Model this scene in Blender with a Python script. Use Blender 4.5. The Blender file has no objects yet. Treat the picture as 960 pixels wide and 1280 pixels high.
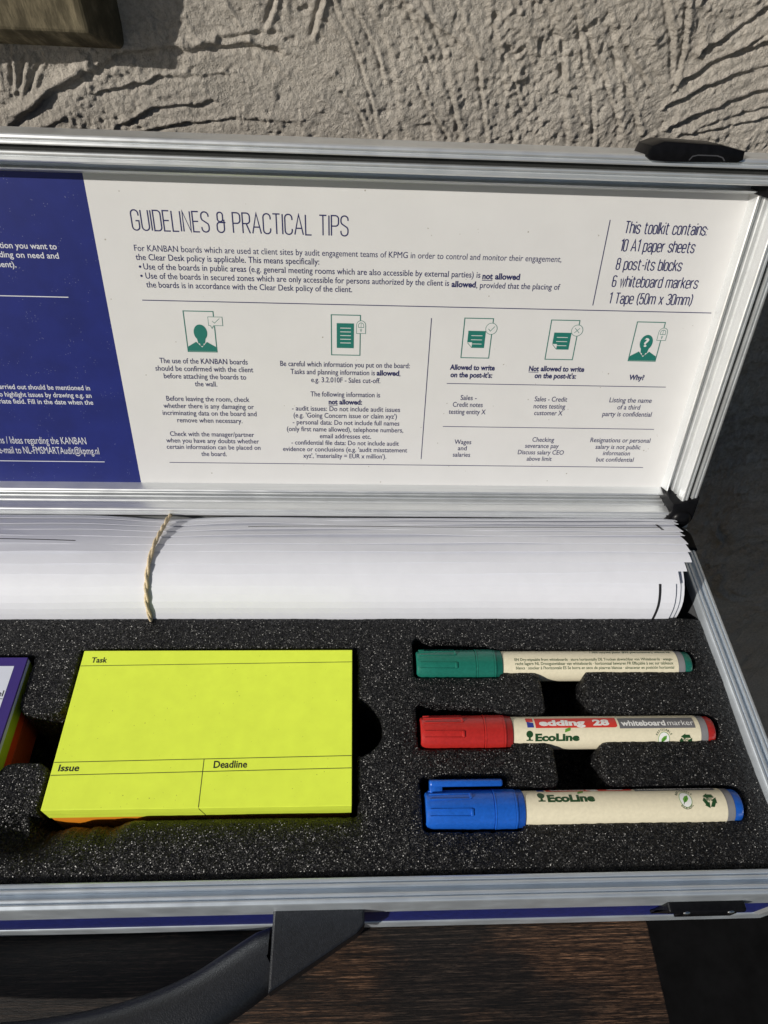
import bpy, bmesh, math, random
import numpy as np
from mathutils import Matrix, Vector, Euler

scene = bpy.context.scene
COL = scene.collection
MM = 0.001
random.seed(7)
RNG = np.random.default_rng(11)

# ------------------------------------------------------------ camera
cam_data = bpy.data.cameras.new('camera')
cam_data.sensor_fit = 'VERTICAL'
cam_data.sensor_height = 36.0
cam_data.lens = 24.0
cam_data.clip_start = 0.01
cam_data.clip_end = 100.0
cam = bpy.data.objects.new('camera', cam_data)
COL.objects.link(cam)
rot = Matrix(((0.99865, -0.007112, -0.051457), (-0.026895, 0.776675, -0.629327), (0.044441, 0.629861, 0.775435)))
cam.matrix_world = Matrix.Translation((0, 0, 0.300)) @ rot.to_4x4()
scene.camera = cam
scene.render.resolution_x = 768
scene.render.resolution_y = 1024

# ------------------------------------------------------------ light
to_sun = Vector((-0.75, -0.47, 0.465)).normalized()
elev = math.asin(to_sun.z)
azim = math.atan2(to_sun.x, to_sun.y)
world = bpy.data.worlds.new('World')
scene.world = world
world.use_nodes = True
wn = world.node_tree.nodes
bg = wn['Background']
sky = wn.new('ShaderNodeTexSky')
sky.sky_type = 'NISHITA'
sky.sun_disc = False
sky.sun_elevation = elev
sky.sun_rotation = azim
world.node_tree.links.new(sky.outputs[0], bg.inputs[0])
bg.inputs[1].default_value = 0.05
sun_data = bpy.data.lights.new('sun', 'SUN')
sun_data.energy = 5.0
sun_data.angle = math.radians(0.53)
sun_data.color = (1.0, 0.95, 0.87)
sun = bpy.data.objects.new('sun', sun_data)
COL.objects.link(sun)
sun.rotation_euler = to_sun.to_track_quat('Z', 'Y').to_euler()

scene.view_settings.view_transform = 'Standard'
scene.view_settings.look = 'None'
scene.view_settings.exposure = -0.25
scene.view_settings.gamma = 1.0

# ------------------------------------------------------------ helpers: materials
def new_mat(name, base, rough=0.5, metal=0.0, spec=0.5):
    m = bpy.data.materials.new(name)
    m.use_nodes = True
    p = m.node_tree.nodes['Principled BSDF']
    p.inputs['Base Color'].default_value = (*base, 1)
    p.inputs['Roughness'].default_value = rough
    p.inputs['Metallic'].default_value = metal
    p.inputs['Specular IOR Level'].default_value = spec
    return m, m.node_tree, p

def tex_coord(nt, scale=(1, 1, 1)):
    tc = nt.nodes.new('ShaderNodeTexCoord')
    mp = nt.nodes.new('ShaderNodeMapping')
    mp.inputs['Scale'].default_value = scale
    nt.links.new(tc.outputs['Object'], mp.inputs['Vector'])
    return mp.outputs[0]

def noise(nt, vec, scale, detail=3, rough=0.55):
    n = nt.nodes.new('ShaderNodeTexNoise')
    n.inputs['Scale'].default_value = scale
    n.inputs['Detail'].default_value = detail
    n.inputs['Roughness'].default_value = rough
    nt.links.new(vec, n.inputs['Vector'])
    return n.outputs['Fac']

def ramp(nt, fac, stops):
    r = nt.nodes.new('ShaderNodeValToRGB')
    e = r.color_ramp.elements
    while len(e) < len(stops):
        e.new(0.5)
    for el, (pos, c) in zip(e, stops):
        el.position = pos
        el.color = (*c, 1) if len(c) == 3 else c
    nt.links.new(fac, r.inputs['Fac'])
    return r.outputs['Color']

def mix(nt, fac, a, b, mode='MIX'):
    m = nt.nodes.new('ShaderNodeMixRGB')
    m.blend_type = mode
    for sock, v in ((m.inputs[0], fac), (m.inputs[1], a), (m.inputs[2], b)):
        if hasattr(v, 'is_linked'):
            nt.links.new(v, sock)
        elif isinstance(v, (int, float)):
            sock.default_value = v
        else:
            sock.default_value = (*v, 1)
    return m.outputs[0]

def bump(nt, p, height, strength, dist):
    b = nt.nodes.new('ShaderNodeBump')
    b.inputs['Strength'].default_value = strength
    b.inputs['Distance'].default_value = dist
    nt.links.new(height, b.inputs['Height'])
    nt.links.new(b.outputs[0], p.inputs['Normal'])
    return b

def grained(name, base, rough=0.5, metal=0.0, spec=0.5, vary=0.12, scale=300, bstr=0.1, bdist=0.0002, bscale=900, stretch=(1, 1, 1)):
    m, nt, p = new_mat(name, base, rough, metal, spec)
    v = tex_coord(nt, stretch)
    n = noise(nt, v, scale, 4)
    lo = tuple(max(0, c * (1 - vary)) for c in base)
    hi = tuple(min(1, c * (1 + vary)) for c in base)
    nt.links.new(ramp(nt, n, [(0.3, lo), (0.7, hi)]), p.inputs['Base Color'])
    nb = noise(nt, v, bscale, 2)
    bump(nt, p, nb, bstr, bdist)
    return m

def speckled(name, base, dust, rough=0.4, amount=0.66, scale=420, spec=0.4, vary=0.04):
    """printed sheet: flat colour with a few dust specks and faint mottling"""
    m, nt, p = new_mat(name, base, rough, 0, spec)
    v = tex_coord(nt)
    n = noise(nt, v, 60, 4)
    lo = tuple(c * (1 - vary) for c in base)
    hi = tuple(min(1, c * (1 + vary)) for c in base)
    c0 = ramp(nt, n, [(0.3, lo), (0.7, hi)])
    vo = nt.nodes.new('ShaderNodeTexVoronoi')
    vo.inputs['Scale'].default_value = scale
    nt.links.new(v, vo.inputs['Vector'])
    n2 = noise(nt, v, 170, 1)
    near = ramp(nt, vo.outputs['Distance'], [(0.10, (1, 1, 1)), (0.2, (0, 0, 0))])
    some = ramp(nt, n2, [(amount, (0, 0, 0)), (amount + 0.02, (1, 1, 1))])
    f = mix(nt, 1.0, near, some, 'MULTIPLY')
    nt.links.new(mix(nt, f, c0, dust), p.inputs['Base Color'])
    bump(nt, p, noise(nt, v, 700, 2), 0.05, 0.0002)
    return m

M = {}
# brushed, slightly scratched aluminium
def aluminium(name, base, rough):
    m, nt, p = new_mat(name, base, rough, 0.74)
    v = tex_coord(nt, (6, 300, 300))
    n = noise(nt, v, 6, 5)
    nt.links.new(ramp(nt, n, [(0.25, tuple(c * .86 for c in base)), (0.75, base)]), p.inputs['Base Color'])
    v2 = tex_coord(nt)
    r = noise(nt, v2, 90, 5)
    nt.links.new(ramp(nt, r, [(0.3, (rough * .85,) * 3), (0.7, (rough * 1.2,) * 3)]), p.inputs['Roughness'])
    bump(nt, p, n, 0.05, 0.0002)
    return m
M['alu'] = aluminium('aluminium', (0.84, 0.86, 0.87), 0.40)
M['alu_cool'] = aluminium('aluminium_anodised', (0.76, 0.83, 0.90), 0.42)  # blue sky reflection tinted into the metal colour of the base frame
M['alu_trim'] = aluminium('aluminium_trim', (0.80, 0.83, 0.86), 0.36)
M['black_plastic'] = grained('black_plastic', (0.005, 0.005, 0.006), 0.33, spec=.13, vary=.3, bstr=.05)
M['seal'] = grained('rubber_seal', (0.02, 0.021, 0.02), 0.7, spec=.2)  # dark lining that paints shade into the lid rim groove
M['liner'] = grained('liner', (0.05, 0.052, 0.056), 0.7, vary=.2)
M['blue_side'] = grained('blue_side_panel', (0.012, 0.018, 0.13), 0.5, spec=.3, vary=.25, scale=500, bstr=.2)
M['steel'] = grained('rivet_steel', (0.7, 0.7, 0.68), 0.25, 1.0)
M['panel_white'] = speckled('panel_white', (0.655, 0.652, 0.648), (0.35, 0.33, 0.29), 0.42, 0.70, 420, vary=.02)
M['panel_blue'] = speckled('panel_blue', (0.010, 0.018, 0.150), (0.14, 0.15, 0.28), 0.42, 0.58, 800, vary=.14)
M['ink'] = new_mat('navy_ink', (0.014, 0.016, 0.095), 0.5)[0]
M['teal'] = new_mat('teal_ink', (0.012, 0.155, 0.125), 0.5)[0]
M['white_ink'] = new_mat('white_ink', (0.62, 0.63, 0.68), 0.5)[0]
M['black_ink'] = new_mat('black_ink', (0.015, 0.015, 0.018), 0.5)[0]
M['paper'] = grained('white_paper', (0.725, 0.74, 0.80), 0.6, vary=.02, scale=120, bstr=.04, bscale=1500)
M['twine'] = grained('twine_fibre', (0.60, 0.49, 0.32), 0.85, vary=.3, scale=900, bstr=.5, bdist=.0004, bscale=2500)
def pad_mat(name, base):
    """note pad: faint paper mottling and fine stacked-sheet lines on the sides"""
    m, nt, p = new_mat(name, base, 0.62, 0, 0.25)
    v = tex_coord(nt)
    n = noise(nt, v, 130, 5)
    c0 = ramp(nt, n, [(0.3, tuple(c * .93 for c in base)), (0.7, base)])
    fl = noise(nt, v, 900, 1)
    fm = ramp(nt, fl, [(0.76, (0, 0, 0)), (0.79, (1, 1, 1))])
    nt.links.new(mix(nt, fm, c0, tuple(c * .55 for c in base)), p.inputs['Base Color'])
    v2 = tex_coord(nt, (14, 14, 2600))
    lay = noise(nt, v2, 1, 3, .7)
    col = p.inputs['Base Color'].links[0].from_socket
    geo = nt.nodes.new('ShaderNodeNewGeometry')
    sp = nt.nodes.new('ShaderNodeSeparateXYZ')
    nt.links.new(geo.outputs['True Normal'], sp.inputs[0])
    ab = nt.nodes.new('ShaderNodeMath'); ab.operation = 'ABSOLUTE'
    nt.links.new(sp.outputs[2], ab.inputs[0])
    side = nt.nodes.new('ShaderNodeMath'); side.operation = 'SUBTRACT'; side.inputs[0].default_value = 1.0
    nt.links.new(ab.outputs[0], side.inputs[1])
    nt.links.new(mix(nt, side.outputs[0], col, ramp(nt, lay, [(0.32, (.78, .78, .78)), (0.55, (1, 1, 1))]), 'MULTIPLY'), p.inputs['Base Color'])
    hm = nt.nodes.new('ShaderNodeMath'); hm.operation = 'MULTIPLY'
    nt.links.new(lay, hm.inputs[0]); nt.links.new(side.outputs[0], hm.inputs[1])
    bump(nt, p, hm.outputs[0], 0.4, 0.0003)
    return m
M['pad_yellow'] = pad_mat('pad_yellow', (0.83, 1.0, 0.085))
M['pad_orange'] = pad_mat('pad_orange', (0.95, 0.32, 0.02))
M['pad_green'] = pad_mat('pad_green', (0.36, 0.50, 0.03))
M['pad_red'] = pad_mat('pad_red', (0.55, 0.06, 0.03))
M['pad_maroon'] = pad_mat('pad_maroon', (0.28, 0.05, 0.03))
M['purple_card'] = pad_mat('purple_card', (0.05, 0.03, 0.20))
M['card_white'] = pad_mat('card_white', (0.72, 0.76, 0.86))
M['card_edge'] = pad_mat('card_edge', (0.50, 0.56, 0.78))
M['barrel'] = grained('cream_barrel', (0.70, 0.645, 0.48), 0.42, vary=.05, scale=700, bstr=.06)
M['grey_ring'] = grained('grey_ring', (0.20, 0.20, 0.21), 0.4, vary=.1)
def cap_mat(name, base):
    return grained(name, base, 0.28, vary=.12, scale=800, bstr=.06)
M['cap_green'] = cap_mat('cap_green', (0.012, 0.145, 0.105))
M['cap_red'] = cap_mat('cap_red', (0.42, 0.022, 0.018))
M['cap_blue'] = cap_mat('cap_blue', (0.012, 0.105, 0.50))
M['dark_green'] = cap_mat('cap_green_shade', (0.008, 0.10, 0.075))  # collars are moulded in a darker plastic than the caps
M['dark_red'] = cap_mat('cap_red_shade', (0.25, 0.016, 0.014))
M['dark_blue'] = cap_mat('cap_blue_shade', (0.009, 0.07, 0.36))
M['logo_red'] = new_mat('label_red', (0.62, 0.035, 0.025), 0.45)[0]
M['logo_blue'] = new_mat('label_blue', (0.02, 0.04, 0.28), 0.45)[0]
M['label_grey'] = new_mat('label_grey', (0.14, 0.14, 0.15), 0.45)[0]
M['label_white'] = new_mat('label_white', (0.78, 0.78, 0.76), 0.45)[0]
M['label_green'] = new_mat('label_green', (0.012, 0.06, 0.016), 0.45)[0]
M['leaf_green'] = new_mat('label_leaf', (0.10, 0.30, 0.03), 0.45)[0]
M['ridge'] = grained('dark_ridge', (0.05, 0.05, 0.055), 0.4)
M['handle'] = grained('handle_vinyl', (0.013, 0.0145, 0.018), 0.40, spec=.5, vary=.3, scale=900, bstr=.4, bdist=.0004, bscale=2000)

def foam_mat():
    m, nt, p = new_mat('black_foam', (0.012, 0.012, 0.014), 0.36, 0, 0.36)
    v = tex_coord(nt)
    vo = nt.nodes.new('ShaderNodeTexVoronoi')
    vo.inputs['Scale'].default_value = 3300
    nt.links.new(v, vo.inputs['Vector'])
    # open cells: every little cell wall faces its own way
    sub = nt.nodes.new('ShaderNodeVectorMath'); sub.operation = 'SUBTRACT'
    sub.inputs[1].default_value = (0.5, 0.5, 0.5)
    nt.links.new(vo.outputs['Color'], sub.inputs[0])
    sc = nt.nodes.new('ShaderNodeVectorMath'); sc.operation = 'SCALE'
    sc.inputs['Scale'].default_value = 2.0
    nt.links.new(sub.outputs[0], sc.inputs[0])
    geo = nt.nodes.new('ShaderNodeNewGeometry')
    add = nt.nodes.new('ShaderNodeVectorMath'); add.operation = 'ADD'
    nt.links.new(geo.outputs['Normal'], add.inputs[0])
    nt.links.new(sc.outputs[0], add.inputs[1])
    nm = nt.nodes.new('ShaderNodeVectorMath'); nm.operation = 'NORMALIZE'
    nt.links.new(add.outputs[0], nm.inputs[0])
    nt.links.new(nm.outputs[0], p.inputs['Normal'])
    sep = nt.nodes.new('ShaderNodeSeparateColor')
    nt.links.new(vo.outputs['Color'], sep.inputs[0])
    n = noise(nt, v, 700, 3)
    mul = nt.nodes.new('ShaderNodeMath'); mul.operation = 'MULTIPLY'
    nt.links.new(sep.outputs[1], mul.inputs[0]); nt.links.new(n, mul.inputs[1])
    nt.links.new(ramp(nt, mul.outputs[0], [(0.05, (0.0025, 0.0025, 0.003)), (0.42, (0.004, 0.004, 0.0048)), (0.62, (0.11, 0.11, 0.115))]), p.inputs['Base Color'])  # palest cells paint sun glints into the foam colour
    return m
M['foam'] = foam_mat()

def stucco_mat():
    m, nt, p = new_mat('stucco', (0.38, 0.345, 0.30), 0.9, 0, 0.15)
    v = tex_coord(nt)
    n1 = noise(nt, v, 18, 5)
    n2 = noise(nt, v, 420, 4, 0.7)
    c1 = ramp(nt, n1, [(0.3, (0.475, 0.435, 0.38)), (0.7, (0.60, 0.555, 0.49))])
    c2 = ramp(nt, n2, [(0.35, (0.62, 0.61, 0.60)), (0.6, (1, 1, 1))])
    nt.links.new(mix(nt, 0.7, c1, c2, 'MULTIPLY'), p.inputs['Base Color'])
    bump(nt, p, noise(nt, v, 700, 5, 0.7), 1.0, 0.0022)
    return m
M['stucco'] = stucco_mat()

def table_mat():
    m, nt, p = new_mat('dark_walnut', (0.04, 0.025, 0.016), 0.5, 0, 0.3)
    v = tex_coord(nt, (32, 1150, 150))
    g = noise(nt, v, 1.0, 8, 0.75)
    v2 = tex_coord(nt, (170, 2600, 300))
    g2 = noise(nt, v2, 1.0, 4, 0.75)
    v3 = tex_coord(nt, (1, 1.6, 1))
    patch = noise(nt, v3, 13, 5, .6)
    dark = ramp(nt, g, [(0.38, (0.003, 0.0026, 0.0024)), (0.50, (0.013, 0.009, 0.007)), (0.64, (0.075, 0.052, 0.038))])
    warm = ramp(nt, g, [(0.38, (0.006, 0.004, 0.003)), (0.51, (0.060, 0.031, 0.017)), (0.64, (0.29, 0.155, 0.085))])
    f = ramp(nt, patch, [(0.50, (0, 0, 0)), (0.64, (1, 1, 1))])
    c = mix(nt, f, dark, warm)
    pores = ramp(nt, g2, [(0.40, (0.12, 0.12, 0.12)), (0.56, (1, 1, 1))])
    nt.links.new(mix(nt, 1.0, c, pores, 'MULTIPLY'), p.inputs['Base Color'])
    bump(nt, p, g2, 0.4, 0.0005)
    return m
M['table'] = table_mat()

def old_wood_mat():
    m, nt, p = new_mat('weathered_wood', (0.16, 0.13, 0.08), 0.8, 0, 0.2)
    v = tex_coord(nt, (190, 40, 45))
    g = noise(nt, v, 1.0, 6, 0.65)
    v2 = tex_coord(nt)
    b = noise(nt, v2, 45, 4)
    c1 = ramp(nt, g, [(0.3, (0.075, 0.066, 0.045)), (0.5, (0.135, 0.12, 0.088)), (0.70, (0.34, 0.30, 0.22))])
    c2 = ramp(nt, b, [(0.35, (0.55, 0.52, 0.45)), (0.65, (1.2, 1.15, 1.0))])
    nt.links.new(mix(nt, 1.0, c1, c2, 'MULTIPLY'), p.inputs['Base Color'])
    bump(nt, p, g, 0.6, 0.001)
    return m
M['old_wood'] = old_wood_mat()
M['floor'] = grained('dark_floor', (0.004, 0.004, 0.0045), 0.85, spec=.1, vary=.4, scale=40)

# ------------------------------------------------------------ helpers: objects
ROOT = {}          # root object -> world origin in mm
def tag(o, label, cat, group=None):
    o['label'] = label
    o['category'] = cat
    if group:
        o['group'] = group

def thing(name, label, cat, loc, group=None):
    o = bpy.data.objects.new(name, None)
    o.empty_display_size = 0.01
    COL.objects.link(o)
    o.location = Vector(loc) * MM
    ROOT[o.name] = Vector(loc)
    tag(o, label, cat, group)
    return o

def root_of(o):
    while o.parent:
        o = o.parent
    return o

def mesh(name, verts, faces, mats, parent=None, fm=None, smooth=False, origin=(0, 0, 0)):
    """verts are world millimetres; children share the origin of their top-level thing"""
    if parent is not None:
        org = ROOT[root_of(parent).name]
    else:
        org = Vector(origin)
    V = (np.asarray(verts, dtype=float) - np.array(org)) * MM
    me = bpy.data.meshes.new(name)
    me.from_pydata(V.tolist(), [], [tuple(int(i) for i in f) for f in faces])
    if not isinstance(mats, (list, tuple)):
        mats = [mats]
    for m in mats:
        me.materials.append(m)
    if fm is not None:
        me.polygons.foreach_set('material_index', np.asarray(fm, dtype=np.int32))
    if smooth:
        me.polygons.foreach_set('use_smooth', np.ones(len(me.polygons), dtype=bool))
    me.update()
    o = bpy.data.objects.new(name, me)
    COL.objects.link(o)
    if parent is not None:
        o.parent = parent
    else:
        o.location = org * MM
        ROOT[o.name] = org
    return o

class Geo:
    """collects shapes in world millimetres for ONE mesh object"""
    def __init__(self):
        self.v, self.f, self.m = [], [], []
    def add(self, verts, faces, mi=0):
        b = len(self.v)
        self.v += [tuple(p) for p in verts]
        self.f += [tuple(i + b for i in f) for f in faces]
        self.m += [mi] * len(faces)
    def bmesh(self, bm, mi=0):
        bm.verts.index_update()
        self.add([v.co[:] for v in bm.verts], [[v.index for v in f.verts] for f in bm.faces], mi)
        bm.free()
    def box(self, x0, x1, y0, y1, z0, z1, bev=0.0, mi=0, seg=2, fn=None):
        bm = bmesh.new()
        bmesh.ops.create_cube(bm, size=1)
        for v in bm.verts:
            v.co = Vector((x0 + (v.co.x + .5) * (x1 - x0), y0 + (v.co.y + .5) * (y1 - y0), z0 + (v.co.z + .5) * (z1 - z0)))
        if bev:
            bmesh.ops.bevel(bm, geom=bm.edges[:], offset=bev, segments=seg, affect='EDGES', profile=.5)
        if fn:
            for v in bm.verts:
                v.co = Vector(fn(*v.co))
        self.bmesh(bm, mi)
    def prism(self, poly, d0, d1, fn, mi=0, bev=0.0):
        """polygon in (u, v) extruded from depth d0 to d1; fn(u, v, d) -> world"""
        bm = bmesh.new()
        a = [bm.verts.new((p[0], p[1], d0)) for p in poly]
        b = [bm.verts.new((p[0], p[1], d1)) for p in poly]
        n = len(poly)
        bm.faces.new(a); bm.faces.new(b[::-1])
        for i in range(n):
            bm.faces.new((a[i], b[i], b[(i + 1) % n], a[(i + 1) % n]))
        bmesh.ops.recalc_face_normals(bm, faces=bm.faces[:])
        if bev:
            ed = [e for e in bm.edges if abs(e.verts[0].co.z - e.verts[1].co.z) < 1e-6]
            bmesh.ops.bevel(bm, geom=ed, offset=bev, segments=2, affect='EDGES', profile=.5)
        for v in bm.verts:
            v.co = Vector(fn(*v.co))
        self.bmesh(bm, mi)
    def sweep(self, pts, ring, mi=0, cap=True):
        """ring(i) -> list of world points round pts[i]"""
        b = len(self.v)
        rs = [ring(i) for i in range(len(pts))]
        n = len(rs[0])
        vs = [p for r in rs for p in r]
        fs = []
        for i in range(len(rs) - 1):
            for j in range(n):
                k = (j + 1) % n
                fs.append((i * n + j, i * n + k, (i + 1) * n + k, (i + 1) * n + j))
        if cap:
            fs.append(tuple(range(n))[::-1]); fs.append(tuple((len(rs) - 1) * n + j for j in range(n)))
        self.add(vs, fs, mi)
    def build(self, name, mats, parent=None, smooth=False, origin=(0, 0, 0)):
        return mesh(name, self.v, self.f, mats, parent, self.m, smooth, origin)

def auto_smooth(o, deg=35):
    me = o.data
    me.polygons.foreach_set('use_smooth', np.ones(len(me.polygons), dtype=bool))
    bm = bmesh.new(); bm.from_mesh(me)
    for e in bm.edges:
        if len(e.link_faces) == 2 and e.calc_face_angle(0) > math.radians(deg):
            e.smooth = False
    bm.to_mesh(me); bm.free()

def frame(geo, rect, prof, fn, mul=(1, 1, 1, 1), mi=0):
    """mitred rectangular extrusion; prof = [(inset, depth)], mul = inset factor left, right, bottom, top"""
    u0, u1, v0, v1 = rect
    vs, fs = [], []
    for w, d in prof:
        a, b, c, e = u0 + w * mul[0], u1 - w * mul[1], v0 + w * mul[2], v1 - w * mul[3]
        vs += [fn(a, c, d), fn(b, c, d), fn(b, e, d), fn(a, e, d)]
    for i in range(len(prof) - 1):
        for j in range(4):
            k = (j + 1) % 4
            fs.append((i * 4 + j, i * 4 + k, i * 4 + 4 + k, i * 4 + 4 + j))
    geo.add(vs, fs, mi)

# ------------------------------------------------------------ helpers: printing
_tc = {}
def glyphs(body, off):
    """flat text outline mesh, cap height 1, starting at x = 0"""
    key = (body, off)
    if key in _tc:
        return _tc[key]
    c = bpy.data.curves.new('lettering', 'FONT')
    c.body = body; c.size = 1.0; c.offset = off; c.resolution_u = 3; c.fill_mode = 'FRONT'
    o = bpy.data.objects.new('lettering', c)
    COL.objects.link(o)
    dg = bpy.context.evaluated_depsgraph_get()
    me = bpy.data.meshes.new_from_object(o.evaluated_get(dg))
    V = np.array([v.co[:2] for v in me.vertices]) if len(me.vertices) else np.zeros((0, 2))
    F = [tuple(p.vertices) for p in me.polygons]
    bpy.data.objects.remove(o); bpy.data.curves.remove(c); bpy.data.meshes.remove(me)
    _tc[key] = (V, F)
    return V, F
_H = glyphs('H', 0.0)[0]
CAP = float(_H[:, 1].max() - _H[:, 1].min())

class Print:
    """flat artwork in (u, v) millimetres; place(geo, fn) lays it on a surface as thin ink"""
    def __init__(self):
        self.parts = []
    def text(self, body, x, base, width, cap, mi, off=0.0, lead=''):
        V, F = glyphs(body, off)
        if not len(V):
            return
        lo, hi = V[:, 0].min(), V[:, 0].max()
        k = width / (hi - lo)
        if lead:                                   # the line goes on to the left of what the photo shows
            V, F = glyphs(lead + body, off)
            hi2 = V[:, 0].max()
            U = np.stack([(V[:, 0] - hi2) * k + x + width, V[:, 1] / CAP * cap + base], 1)
        else:
            U = np.stack([(V[:, 0] - lo) * k + x, V[:, 1] / CAP * cap + base], 1)
        self.parts.append((U, F, mi))
    def poly(self, pts, mi):
        self.parts.append((np.array(pts, float), [tuple(range(len(pts)))], mi))
    def rect(self, x0, y0, x1, y1, mi):
        self.poly([(x0, y0), (x1, y0), (x1, y1), (x0, y1)], mi)
    def grid(self, x0, y0, x1, y1, nx, ny, mi):
        vs = [(x0 + (x1 - x0) * i / nx, y0 + (y1 - y0) * j / ny) for j in range(ny + 1) for i in range(nx + 1)]
        fs = [(j * (nx + 1) + i, j * (nx + 1) + i + 1, (j + 1) * (nx + 1) + i + 1, (j + 1) * (nx + 1) + i) for j in range(ny) for i in range(nx)]
        self.parts.append((np.array(vs), fs, mi))
    def line(self, pts, w, mi, closed=False):
        pts = [Vector(p) for p in pts]
        n = len(pts)
        L, R = [], []
        for i, p in enumerate(pts):
            a = pts[i - 1] if (i > 0 or closed) else None
            b = pts[(i + 1) % n] if (i < n - 1 or closed) else None
            d1 = (p - a).normalized() if a is not None else None
            d2 = (b - p).normalized() if b is not None else None
            if d1 is None: d1 = d2
            if d2 is None: d2 = d1
            n1 = Vector((-d1.y, d1.x)); n2 = Vector((-d2.y, d2.x))
            nn = (n1 + n2)
            nn = nn.normalized() if nn.length > 1e-6 else n1
            k = w / 2 / max(0.35, nn.dot(n1))
            L.append(p + nn * k); R.append(p - nn * k)
        vs = [tuple(q) for pr in zip(L, R) for q in pr]
        fs = []
        for i in range(n if closed else n - 1):
            j = (i + 1) % n
            fs.append((2 * i + 1, 2 * j + 1, 2 * j, 2 * i))
        self.parts.append((np.array(vs), fs, mi))
    def disc(self, cx, cy, rx, ry, mi, n=28):
        self.poly([(cx + rx * math.cos(t * 2 * math.pi / n), cy + ry * math.sin(t * 2 * math.pi / n)) for t in range(n)], mi)
    def ring(self, cx, cy, r, w, mi, n=28):
        self.line([(cx + r * math.cos(t * 2 * math.pi / n), cy + r * math.sin(t * 2 * math.pi / n)) for t in range(n)], w, mi, True)
    def sliced(self, step):
        """cut every shape into narrow strips so that it can follow a curved surface"""
        out = []
        for U, F, mi in self.parts:
            bm = bmesh.new()
            vs = [bm.verts.new((u, v, 0)) for u, v in U]
            for f in F:
                try:
                    bm.faces.new([vs[i] for i in f])
                except ValueError:
                    pass
            lo, hi = U[:, 1].min(), U[:, 1].max()
            c = math.ceil(lo / step) * step
            while c < hi:
                bmesh.ops.bisect_plane(bm, geom=bm.verts[:] + bm.edges[:] + bm.faces[:], plane_co=(0, c, 0), plane_no=(0, 1, 0), dist=1e-5)
                c += step
            bm.verts.index_update()
            out.append((np.array([v.co[:2] for v in bm.verts]), [tuple(v.index for v in f.verts) for f in bm.faces], mi))
            bm.free()
        self.parts = out
    def place(self, geo, fn, lift=None):
        for U, F, mi in self.parts:
            geo.add([fn(u, v, mi) for u, v in U], F, mi)

def rounded_rect(x0, y0, x1, y1, r, n=5):
    out = []
    for cx, cy, a in ((x1 - r, y1 - r, 0), (x0 + r, y1 - r, 90), (x0 + r, y0 + r, 180), (x1 - r, y0 + r, 270)):
        for i in range(n + 1):
            t = math.radians(a + 90 * i / n)
            out.append((cx + r * math.cos(t), cy + r * math.sin(t)))
    return out

def value_noise(x, y, scale, seed, octaves=1, gain=0.5):
    """smooth 2-D value noise on arbitrary arrays"""
    out = np.zeros_like(x); amp = 1.0; tot = 0
    for o in range(octaves):
        r = np.random.default_rng(seed + o * 17).random((256, 256))
        u = x / scale; v = y / scale
        i = np.floor(u).astype(int); j = np.floor(v).astype(int)
        fu = u - i; fv = v - j
        fu = fu * fu * (3 - 2 * fu); fv = fv * fv * (3 - 2 * fv)
        a = r[i % 256, j % 256]; b = r[(i + 1) % 256, j % 256]
        c = r[i % 256, (j + 1) % 256]; d = r[(i + 1) % 256, (j + 1) % 256]
        out += amp * ((a * (1 - fu) + b * fu) * (1 - fv) + (c * (1 - fu) + d * fu) * fv)
        tot += amp; amp *= gain; scale *= 0.5
    return out / tot - 0.5

def grid_faces(nx, ny):
    i = np.arange(nx - 1); j = np.arange(ny - 1)
    I, J = np.meshgrid(i, j)
    a = (J * nx + I).ravel()
    return np.stack([a, a + 1, a + 1 + nx, a + nx], 1)

def fast_grid(name, X, Y, Z, mat, origin, smooth=True):
    ny, nx = X.shape
    V = (np.stack([X, Y, Z], -1).reshape(-1, 3) - np.array(origin)) * MM
    F = grid_faces(nx, ny)
    me = bpy.data.meshes.new(name)
    me.vertices.add(len(V)); me.vertices.foreach_set('co', V.ravel())
    me.loops.add(F.size); me.loops.foreach_set('vertex_index', F.ravel().astype(np.int32))
    me.polygons.add(len(F))
    me.polygons.foreach_set('loop_start', np.arange(0, F.size, 4, dtype=np.int32))
    me.polygons.foreach_set('use_smooth', np.full(len(F), smooth, dtype=bool))
    me.materials.append(mat)
    me.update(calc_edges=True)
    me.validate()
    o = bpy.data.objects.new(name, me)
    COL.objects.link(o)
    o.location = Vector(origin) * MM
    ROOT[o.name] = Vector(origin)
    return o

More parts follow.
